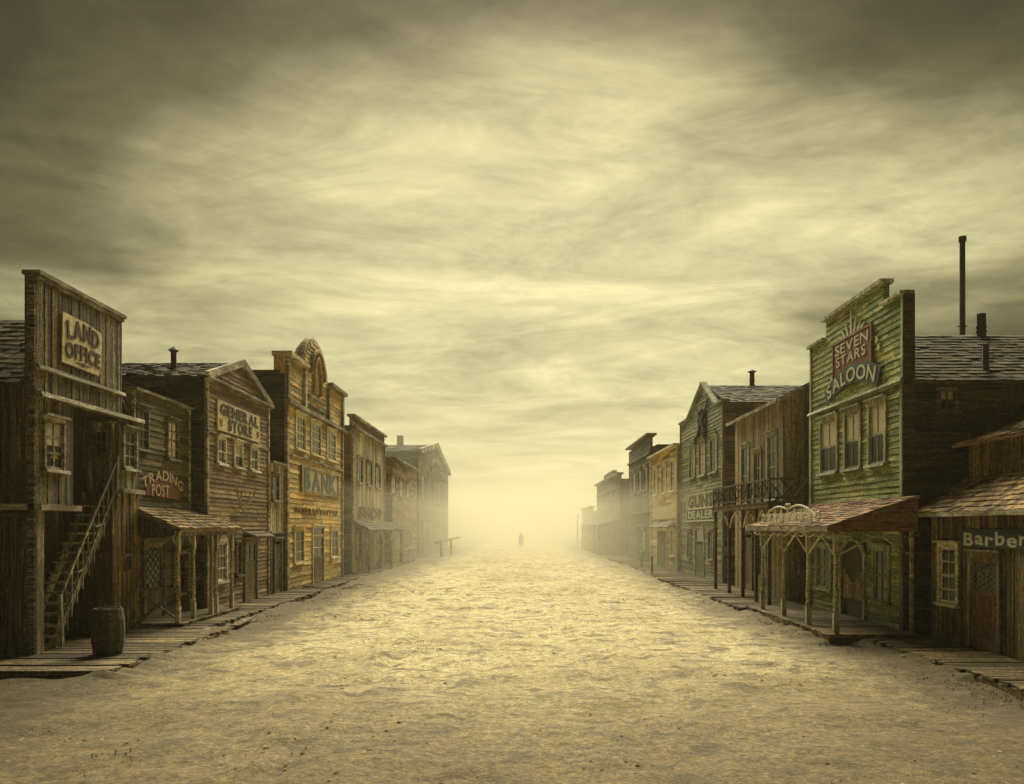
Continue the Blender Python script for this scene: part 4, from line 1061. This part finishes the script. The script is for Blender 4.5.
def barrel():
    x, y, z = -8.0, 15.55, .135
    x = (108 - VX) / FOC * y
    b = thing('barrel', 'old grey wooden barrel with iron hoops standing on the left boardwalk', 'barrel', (x, y, z))
    H = .9; prof = lambda t: .25 + .055 * math.sin(math.pi * t)
    m = MB(); ns = 18
    for i in range(ns):
        a0, a1 = 2 * math.pi * (i + .03) / ns, 2 * math.pi * (i + .97) / ns; vs = []; K = 8
        jt = random.uniform(-.004, .004); tp = random.uniform(-.012, .004)
        for k in range(K + 1):
            t = k / K; zz = z + H * t + (tp if k == K else 0)
            for (a, rr) in ((a0, 0), (a1, 0), (a1, -.03), (a0, -.03)):
                r = prof(t) + rr + jt; vs.append((x + r * math.cos(a), y + r * math.sin(a), zz))
        fs = [(0, 3, 2, 1), (4 * K, 4 * K + 1, 4 * K + 2, 4 * K + 3)]
        for k in range(K):
            for j in range(4): fs.append((4 * k + j, 4 * k + (j + 1) % 4, 4 * k + 4 + (j + 1) % 4, 4 * k + 4 + j))
        m.add(vs, fs)
    m.build('barrel_body', STAVE, b)
    m = MB(); m.lathe(x, y, [(z + H - .07, .235), (z + H - .04, .235)], 20); m.build('lid', GREYV, b)
    for t in (.06, .27, .74, .93):
        m = MB(); r = prof(t) + .006; m.lathe(x, y, [(z + H * t - .02, prof(t - .022) + .008), (z + H * t + .02, prof(t + .022) + .008)], 24); m.build('hoop', IRON, b)
barrel()

for lab, a, c in (('grey board half on the dirt below the shingled porch, nearest the barrel', (-7.05, 17.6, .05), (-7.6, 19.5, .16)),
                  ('short grey board flat in the dirt beside the first brown store walk', (-7.35, 20.6, .06), (-7.5, 22.3, .08))):
    m = MB(); m.bar(a, c, .2, .035); tag(m.build('loose_board', TRIMV), lab, 'board', 'boards lying by the left walk')

def hitching_rail():
    b = thing('hitching_rail', 'dark hitching rail with two legs at the foot of the far left hall', 'hitching rail', (-6.8, 76, 0))
    m = MB(); m.tube((-6.8, 65, 1.35), (-6.8, 90, 1.45), .12, .10); m.build('rail', DARKV, b)
    for y in (69.0, 79.0):
        m = MB(); m.tube((-6.8, y, -.05), (-6.8, y, 1.5), .12, .10); m.build('leg', DARKV, b)
hitching_rail()
for y, h in ((42.4, 1.05), (50.5, .95)):
    m = MB(); X = 6.95 if y < 45 else 7.6; X = (652 - VX) / FOC * y if y < 45 else (641.5 - VX) / FOC * y
    m.lathe(X, y, [(0, .07), (h * .9, .06), (h * .93, .085), (h, .05)], 8)
    tag(m.build('hitching_post', TRIMG), 'short pale hitching post before the yellow storefront' if y < 45 else 'smaller pale hitching post before the slate-grey storefront', 'hitching post', 'hitching posts by the right walk')

def walker():
    Y = 104.0; X = (521 - VX) / FOC * Y
    b = thing('person', 'lone distant person in a hat and long coat, walking mid-street in haze', 'person', (X, Y, 0))
    # body
    J = {'pel': (0, 0, .98), 'ch': (0, .02, 1.28), 'nk': (0, .02, 1.52), 'hd': (0, 0, 1.66), 'ht': (0, 0, 1.76),
         'lh': (-.1, 0, .93), 'lk': (-.11, -.14, .52), 'la': (-.11, -.1, .09), 'lt': (-.12, -.26, .04),
         'rh': (.1, 0, .93), 'rk': (.11, .08, .52), 'ra': (.11, .26, .12), 'rt': (.12, .14, .05),
         'ls': (-.2, .02, 1.44), 'le': (-.27, .06, 1.16), 'lw': (-.27, -.06, .92), 'lp': (-.27, -.09, .83),
         'rs': (.2, .02, 1.44), 're': (.27, .0, 1.16), 'rw': (.27, -.1, .94), 'rp': (.27, -.13, .85)}
    rad = {'pel': .16, 'ch': .18, 'nk': .065, 'hd': .1, 'ht': .085, 'lh': .1, 'lk': .07, 'la': .05, 'lt': .045, 'rh': .1, 'rk': .07, 'ra': .05, 'rt': .045,
           'ls': .07, 'le': .055, 'lw': .04, 'lp': .045, 'rs': .07, 're': .055, 'rw': .04, 'rp': .045}
    E = [('pel', 'ch'), ('ch', 'nk'), ('nk', 'hd'), ('hd', 'ht'), ('pel', 'lh'), ('lh', 'lk'), ('lk', 'la'), ('la', 'lt'), ('pel', 'rh'), ('rh', 'rk'), ('rk', 'ra'), ('ra', 'rt'),
         ('ch', 'ls'), ('ls', 'le'), ('le', 'lw'), ('lw', 'lp'), ('ch', 'rs'), ('rs', 're'), ('re', 'rw'), ('rw', 'rp')]
    ks = list(J); me = bpy.data.meshes.new('body'); me.from_pydata([J[k] for k in ks], [(ks.index(a), ks.index(c)) for a, c in E], [])
    me.materials.append(SKINM)
    o = bpy.data.objects.new('body', me); COL.objects.link(o); o.parent = b
    sk = o.modifiers.new('skin', 'SKIN'); sk.use_smooth_shade = True
    for i, k in enumerate(ks): me.skin_vertices[0].data[i].radius = (rad[k], rad[k])
    me.skin_vertices[0].data[0].use_root = True
    su = o.modifiers.new('sub', 'SUBSURF'); su.levels = su.render_levels = 1
    m = MB(); m.lathe(X, Y, [(.42, .33), (.7, .29), (1.0, .235), (1.2, .25), (1.4, .26), (1.5, .16), (1.55, .09)], 14); co = m.build('coat', CLOTHD, b, True)
    for c in (co,):
        c.scale = (1, .72, 1)
    m = MB()
    for sg in (-1, 1): m.path([(X + sg * .19, Y + .02, 1.45), (X + sg * .28, Y + .04, 1.16), (X + sg * .28, Y - .06, .93)], [.09, .075, .06], 8)
    m.build('sleeves', CLOTHD, b, True)
    m = MB()
    for sg, ky, ay in ((-1, -.14, -.1), (1, .08, .26)): m.path([(X + sg * .1, Y, .93), (X + sg * .11, Y + ky, .52), (X + sg * .11, Y + ay, .12)], [.12, .095, .08], 8)
    m.build('trousers', CLOTHD, b, True)
    m = MB(); m.lathe(X, Y, [(1.73, .24), (1.745, .245), (1.75, .12), (1.86, .105), (1.88, .06)], 14); m.build('hat', CLOTHD, b, True)
walker()

# ================================================================== ground
def tufts():
    random.seed(21); mb = MB()
    cl = [(random.uniform(-6.8, 6.6), 3.6 + random.random() ** 1.3 * 9, random.uniform(.25, .9)) for _ in range(16)]
    cl += [(random.choice((-7.35, -7.5, 6.95, 7.1)) + random.gauss(0, .12), random.uniform(13, 40), .5) for _ in range(80)]
    cl += [(7.55 + random.gauss(0, .1), random.uniform(11.5, 18), .5) for _ in range(14)] + [(random.uniform(-9, -7), 13.4 + random.gauss(0, .15), .5) for _ in range(12)]
    for cx, cy, sp in cl:
        for _ in range(random.randint(14, 46)):
            x, y = random.gauss(cx, sp * .45), random.gauss(cy, sp * .4)
            h = random.uniform(.012, .05) * (1 + .01 * y); a = random.uniform(0, 6.28); w = .004 + .0003 * y; ln = random.uniform(.3, 1.6) * h
            dx, dy = math.cos(a), math.sin(a)
            z = -.025
            p = [(x - dy * w, y + dx * w, z), (x + dy * w, y - dx * w, z), (x + dx * ln * .5 + dy * w * .7, y + dy * ln * .5 - dx * w * .7, z + h * .75), (x + dx * ln * .5 - dy * w * .7, y + dy * ln * .5 + dx * w * .7, z + h * .75), (x + dx * ln, y + dy * ln, z + h)]
            mb.add(p, [(0, 1, 2, 3), (3, 2, 4)])
    tag(mb.build('dry_grass', plain('straw', (.24, .165, .075), (.095, .078, .038), 30, .9)), 'short dry grass and straw in scuffed patches on the dirt', 'grass', kind='stuff')
tufts()

def ground():
    xs = np.concatenate([np.array([-900, -500, -250, -120, -60, -35, -22]), np.linspace(-16, 16, 321), np.array([22, 35, 60, 120, 250, 500, 900])])
    yn = [3.0]
    while yn[-1] < 130: yn.append(yn[-1] + max(.06, yn[-1] * .0065))
    ys = np.concatenate([np.array([-900, -400, -150, -50, -20, -5, 0, 1.5, 2.4]), np.array(yn), np.array([150, 180, 230, 300, 500, 900.])])
    Xg, Yg = np.meshgrid(xs, ys)
    rng = np.random.RandomState(3); Z = np.zeros_like(Xg)
    for i in range(70):   # many low waves; amplitude falls with frequency
        f = 10 ** rng.uniform(-.9, .75); th = rng.uniform(0, 6.28); ph = rng.uniform(0, 6.28)
        Z += .006 / f ** .55 * np.sin(6.283 * f * (Xg * math.cos(th) * .8 + Yg * math.sin(th)) / 2 + ph)
    for xr in (-2.3, -.9, 1.3, 2.8):
        c = xr + .35 * np.sin(Yg * .11 + xr); Z -= .045 * np.exp(-((Xg - c) / .13) ** 2) - .018 * np.exp(-((np.abs(Xg - c) - .24) / .1) ** 2)
    mask = np.clip((10 - np.abs(Xg)) / 2.6, 0, 1) * np.clip((140 - Yg) / 40, 0, 1) * np.clip((Yg + 3) / 4, 0, 1)
    Z = Z * mask * .8 - .02
    # dirt drifted against the boardwalk edges
    eL = np.where(Yg < 19.6, 7.12, np.where(Yg < 60, 7.8, 8.1)); eR = np.where(Yg < 18.0, 7.75, np.where(Yg < 24.5, 6.95, np.where(Yg < 44, 6.75, 7.0)))
    wob = .5 + .5 * np.sin(Yg * 1.7 + 1.3 * np.sin(Yg * .53)) * np.sin(Yg * 4.1 + .7) + .25 * np.sin(Yg * 9.3)
    edge = np.where(Xg < 0, np.abs(Xg) - eL, np.abs(Xg) - eR)
    Z += np.where(Yg > 13.6, 1, 0) * (.055 + .075 * wob) * np.exp(-(np.where(edge < 0, edge / .34, edge / .2)) ** 2)
    Z += np.where(Xg < -7.0, .035, 0) * np.exp(-((Yg - 13.6) / .22) ** 2) * (.5 + .5 * np.sin(Xg * 5))
    nx, ny = len(xs), len(ys)
    verts = np.stack([Xg.ravel(), Yg.ravel(), Z.ravel()], 1)
    idx = np.arange(nx * ny).reshape(ny, nx)
    faces = np.stack([idx[:-1, :-1].ravel(), idx[:-1, 1:].ravel(), idx[1:, 1:].ravel(), idx[1:, :-1].ravel()], 1)
    me = bpy.data.meshes.new('dirt_street'); me.from_pydata(verts.tolist(), [], faces.tolist())
    me.polygons.foreach_set('use_smooth', [True] * len(me.polygons))
    m = bpy.data.materials.new('dry_dirt'); t, n, l = nt(m)
    tc = N(t, 'ShaderNodeTexCoord').outputs['Object']
    big = noise(t, tc, (1, .6, 1), .22, 6, .6, .5); med = noise(t, tc, (1, 1.25, 1), 1.5, 9, .72, .6, (4, 2, 0)); fine = noise(t, tc, (1, 1, 1), 22, 8, .8); grit = noise(t, tc, (1, 1, 1), 85, 3, .6)
    c = mix(t, (.50, .405, .185), (.66, .555, .29), ramp(t, big, [(.38, 0), (.6, 1)]).outputs[0])
    sx = N(t, 'ShaderNodeSeparateXYZ'); l.new(tc, sx.inputs[0])
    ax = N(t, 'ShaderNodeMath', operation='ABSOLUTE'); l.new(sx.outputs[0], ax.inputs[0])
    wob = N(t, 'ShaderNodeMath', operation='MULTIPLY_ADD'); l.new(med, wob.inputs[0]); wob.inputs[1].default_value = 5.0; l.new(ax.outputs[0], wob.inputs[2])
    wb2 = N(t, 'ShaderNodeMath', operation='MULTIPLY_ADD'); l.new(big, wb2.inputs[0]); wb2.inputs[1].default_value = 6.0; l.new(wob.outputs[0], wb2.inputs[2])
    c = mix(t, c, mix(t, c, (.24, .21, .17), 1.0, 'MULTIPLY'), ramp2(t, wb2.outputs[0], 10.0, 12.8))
    # shade painted into the dirt colour: near foreground darkened, edge ragged by noise
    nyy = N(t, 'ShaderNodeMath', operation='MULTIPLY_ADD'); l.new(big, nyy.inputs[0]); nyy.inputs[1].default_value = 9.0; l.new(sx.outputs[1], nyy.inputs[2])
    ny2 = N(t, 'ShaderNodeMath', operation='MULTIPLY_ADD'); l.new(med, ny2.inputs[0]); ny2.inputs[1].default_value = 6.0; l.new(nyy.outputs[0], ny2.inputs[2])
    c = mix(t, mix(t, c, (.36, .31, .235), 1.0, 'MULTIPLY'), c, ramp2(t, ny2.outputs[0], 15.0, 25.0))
    c = mix(t, c, (.13, .098, .045), ramp(t, med, [(.49, 0), (.61, .9)]).outputs[0])
    md2 = noise(t, tc, (1, 1.1, 1), 7.5, 8, .8, .4, (1, 6, 0))
    c = mix(t, c, ramp(t, md2, [(.36, .32), (.5, 1.0), (.64, 1.9)]).outputs[0], .8, 'MULTIPLY')
    c = mix(t, c, ramp(t, fine, [(.34, .3), (.5, 1.0), (.66, 1.7)]).outputs[0], .85, 'MULTIPLY')
    c = mix(t, c, ramp(t, grit, [(.33, .35), (.45, 1.0), (.72, 1.3)]).outputs[0], .6, 'MULTIPLY')
    bs = N(t, 'ShaderNodeBsdfPrincipled'); l.new(c, bs.inputs['Base Color']); bs.inputs['Roughness'].default_value = .8; bs.inputs['Sheen Weight'].default_value = .12; bs.inputs['Sheen Roughness'].default_value = .45; bs.inputs['Sheen Tint'].default_value = (1, .93, .70, 1); bs.inputs['Specular IOR Level'].default_value = .3
    ad = N(t, 'ShaderNodeMath', operation='MULTIPLY_ADD'); l.new(med, ad.inputs[0]); ad.inputs[1].default_value = 1.6; l.new(fine, ad.inputs[2])
    bp = N(t, 'ShaderNodeBump'); bp.inputs['Strength'].default_value = 1.0; bp.inputs['Distance'].default_value = .05; l.new(ad.outputs[0], bp.inputs['Height']); l.new(bp.outputs[0], bs.inputs['Normal'])
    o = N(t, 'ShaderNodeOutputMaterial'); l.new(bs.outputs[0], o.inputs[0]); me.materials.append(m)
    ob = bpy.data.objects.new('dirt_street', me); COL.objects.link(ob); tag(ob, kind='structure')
    # loose stones and clods
    random.seed(5); mb = MB()
    def h(x, y):
        j = min(max(int(np.searchsorted(xs, x)), 1), nx - 1); i = min(max(int(np.searchsorted(ys, y)), 1), ny - 1); return Z[i, j]
    cl = [(random.uniform(-7, 7), 4.5 + random.random() ** 1.6 * 30) for _ in range(46)]
    for i in range(5200):
        if i % 3: cx, cy = random.choice(cl); x, y = random.gauss(cx, .7), random.gauss(cy, .35)
        else: y = 4 + random.random() ** 1.5 * 45; x = random.uniform(-7.6, 7.4)
        if i % 7 == 0: y = 13 + random.random() * 30; x = random.choice((-7.6, 7.0)) + random.gauss(0, .35)
        if y < 3.5 or abs(x) > 7.9: continue
        r = .007 + .020 * random.random() ** 3 + .0003 * y
        z = h(x, y); vs = []
        for k in range(6):
            d = [(1, 0, 0), (-1, 0, 0), (0, 1, 0), (0, -1, 0), (0, 0, 1), (0, 0, -1)][k]; q = r * random.uniform(.6, 1.5)
            vs.append((x + d[0] * q, y + d[1] * q, z + d[2] * q * .55))
        mb.add(vs, [(0, 2, 4), (2, 1, 4), (1, 3, 4), (3, 0, 4), (2, 0, 5), (1, 2, 5), (3, 1, 5), (0, 3, 5)])
    tag(mb.build('loose_stones', plain('stone_grit', (.55, .45, .23), (.35, .28, .13), 9, .9)), 'loose grit and small clods scattered over the dirt street', 'stones', kind='stuff')
ground()

# ================================================================== haze
HAZE = 0.0005
def volume_box(name, x0, x1, y0, y1, z0, z1, dens, col, g, label):
    m = MB(); m.box(x0, x1, y0, y1, z0, z1)
    mt = bpy.data.materials.new(name); t, n, l = nt(mt)
    v = N(t, 'ShaderNodeVolumePrincipled'); v.inputs['Color'].default_value = (*col, 1); v.inputs['Density'].default_value = dens; v.inputs['Anisotropy'].default_value = g
    o = N(t, 'ShaderNodeOutputMaterial'); l.new(v.outputs[0], o.inputs['Volume'])
    ob = m.build(name, mt); tag(ob, label, 'haze', kind='stuff'); return ob
volume_box('haze', -950, 950, -950, 950, -1.2, 13.2, HAZE, (.97, .94, .73), .2, 'warm dusty haze filling the street')
volume_box('dust_bank', -60, 60, 34, 420, -1.1, 4.6, .0125, (.99, .955, .76), .12, 'low thick dust lying over the far half of the street')
volume_box('dust_veil', -61, 61, 57, 421, -1.15, 12.4, .009, (.99, .955, .76), .12, 'thin pale dust hanging round the farthest roofs')

# ================================================================== sky, sun, camera
EL, AZ = 40.0, 0.0
w = bpy.data.worlds.new('World'); sc.world = w; w.use_nodes = True
t = w.node_tree; t.nodes.clear(); l = t.links
tc = N(t, 'ShaderNodeTexCoord').outputs['Generated']
sky = N(t, 'ShaderNodeTexSky'); sky.sky_type = 'NISHITA'; sky.sun_disc = False; sky.sun_elevation = R(EL); sky.sun_rotation = R(0); sky.dust_density = 5; sky.ozone_density = .5
sep = N(t, 'ShaderNodeSeparateXYZ'); l.new(tc, sep.inputs[0])
def M(op, a, b_=None, c=None):
    n = N(t, 'ShaderNodeMath', operation=op)
    for i, v in enumerate((a, b_, c)):
        if v is None: continue
        if isinstance(v, (int, float)): n.inputs[i].default_value = v
        else: l.new(v, n.inputs[i])
    return n.outputs[0]
SK1 = (3.7, 11.2, 0)
zc = M('ADD', M('MAXIMUM', sep.outputs[2], 0.0), .16)
cb = N(t, 'ShaderNodeCombineXYZ'); l.new(M('DIVIDE', sep.outputs[0], zc), cb.inputs[0]); l.new(M('DIVIDE', sep.outputs[1], zc), cb.inputs[1])
n1 = noise(t, cb.outputs[0], (.8, 1, 1), .85, 8, .56, .5, SK1)
n2 = noise(t, cb.outputs[0], (.8, 1.5, 1), 2.4, 10, .68, .9, (7.1, 3.3, 0))
n3 = noise(t, tc, (2.2, 2.2, 9), 1.6, 9, .66, .6, (1.1, 3.3, 5))
dt = N(t, 'ShaderNodeVectorMath', operation='DOT_PRODUCT'); l.new(tc, dt.inputs[0]); dt.inputs[1].default_value = Vector((0.0, math.cos(R(9)), math.sin(R(9))))
ang = M('ARCCOSINE', M('MINIMUM', dt.outputs['Value'], 1.0))      # angle away from the bright opening ahead
angn = M('ADD', M('ADD', ang, M('MULTIPLY', M('MAXIMUM', M('SUBTRACT', sep.outputs[2], .40), 0.0), 1.2)), M('MULTIPLY', M('SUBTRACT', n1, .5), -1.0))
gl = N(t, 'ShaderNodeMapRange'); gl.interpolation_type = 'SMOOTHERSTEP'; l.new(angn, gl.inputs[0])
gl.inputs[1].default_value = R(50); gl.inputs[2].default_value = R(6); gl.inputs[3].default_value = 0.0; gl.inputs[4].default_value = 1.0
tex = M('MULTIPLY', M('MULTIPLY_ADD', M('SUBTRACT', n2, .5), 1.35, 1.0), M('MULTIPLY_ADD', M('SUBTRACT', n3, .5), 1.5, .99))
rear = N(t, 'ShaderNodeMapRange'); l.new(ang, rear.inputs[0]); rear.inputs[1].default_value = R(42); rear.inputs[2].default_value = R(75); rear.inputs[3].default_value = 1.0; rear.inputs[4].default_value = .4
tex = M('MULTIPLY', tex, rear.outputs[0])
cloud = ramp(t, gl.outputs[0], [(0.0, (.055, .047, .022)), (.3, (.17, .15, .070)), (.6, (.44, .40, .195)), (1.0, (.72, .66, .345))])
cm = mix(t, cloud.outputs[0], tex, 1.0, 'MULTIPLY')
SKYLEV = 2.75
sc_ = N(t, 'ShaderNodeVectorMath', operation='SCALE'); l.new(cm, sc_.inputs[0]); sc_.inputs['Scale'].default_value = SKYLEV
fin = mix(t, sky.outputs[0], sc_.outputs[0], .996)
bg = N(t, 'ShaderNodeBackground'); l.new(fin, bg.inputs[0]); bg.inputs[1].default_value = .1
wo = N(t, 'ShaderNodeOutputWorld'); l.new(bg.outputs[0], wo.inputs[0])

sl = bpy.data.lights.new('sun', 'SUN'); sl.energy = 2.1; sl.angle = R(45); sl.color = (1, .91, .62)
so = bpy.data.objects.new('sun', sl); COL.objects.link(so)
d = Vector((0, math.cos(R(EL)), math.sin(R(EL))))   # towards the sun, straight down the street
so.rotation_euler = d.to_track_quat('Z', 'Y').to_euler()

cam = bpy.data.cameras.new('camera'); co = bpy.data.objects.new('camera', cam); COL.objects.link(co)
co.location = (0, 0, EYE); co.rotation_euler = (R(90), 0, 0)
cam.sensor_width = 36; cam.lens = 36 * FOC / 1024
cam.shift_x = -(VX - 512) / 1024; cam.shift_y = (VY - 392) / 1024
cam.clip_end = 3000; sc.camera = co

vs = sc.view_settings; vs.view_transform = 'Standard'; vs.look = 'None'; vs.gamma = 1; vs.use_curve_mapping = False; vs.exposure = 1.9
c = sc.cycles; c.max_bounces = 6; c.diffuse_bounces = 3; c.glossy_bounces = 2; c.transmission_bounces = 2; c.volume_bounces = 1; c.use_denoising = True
c.sample_clamp_indirect = 6
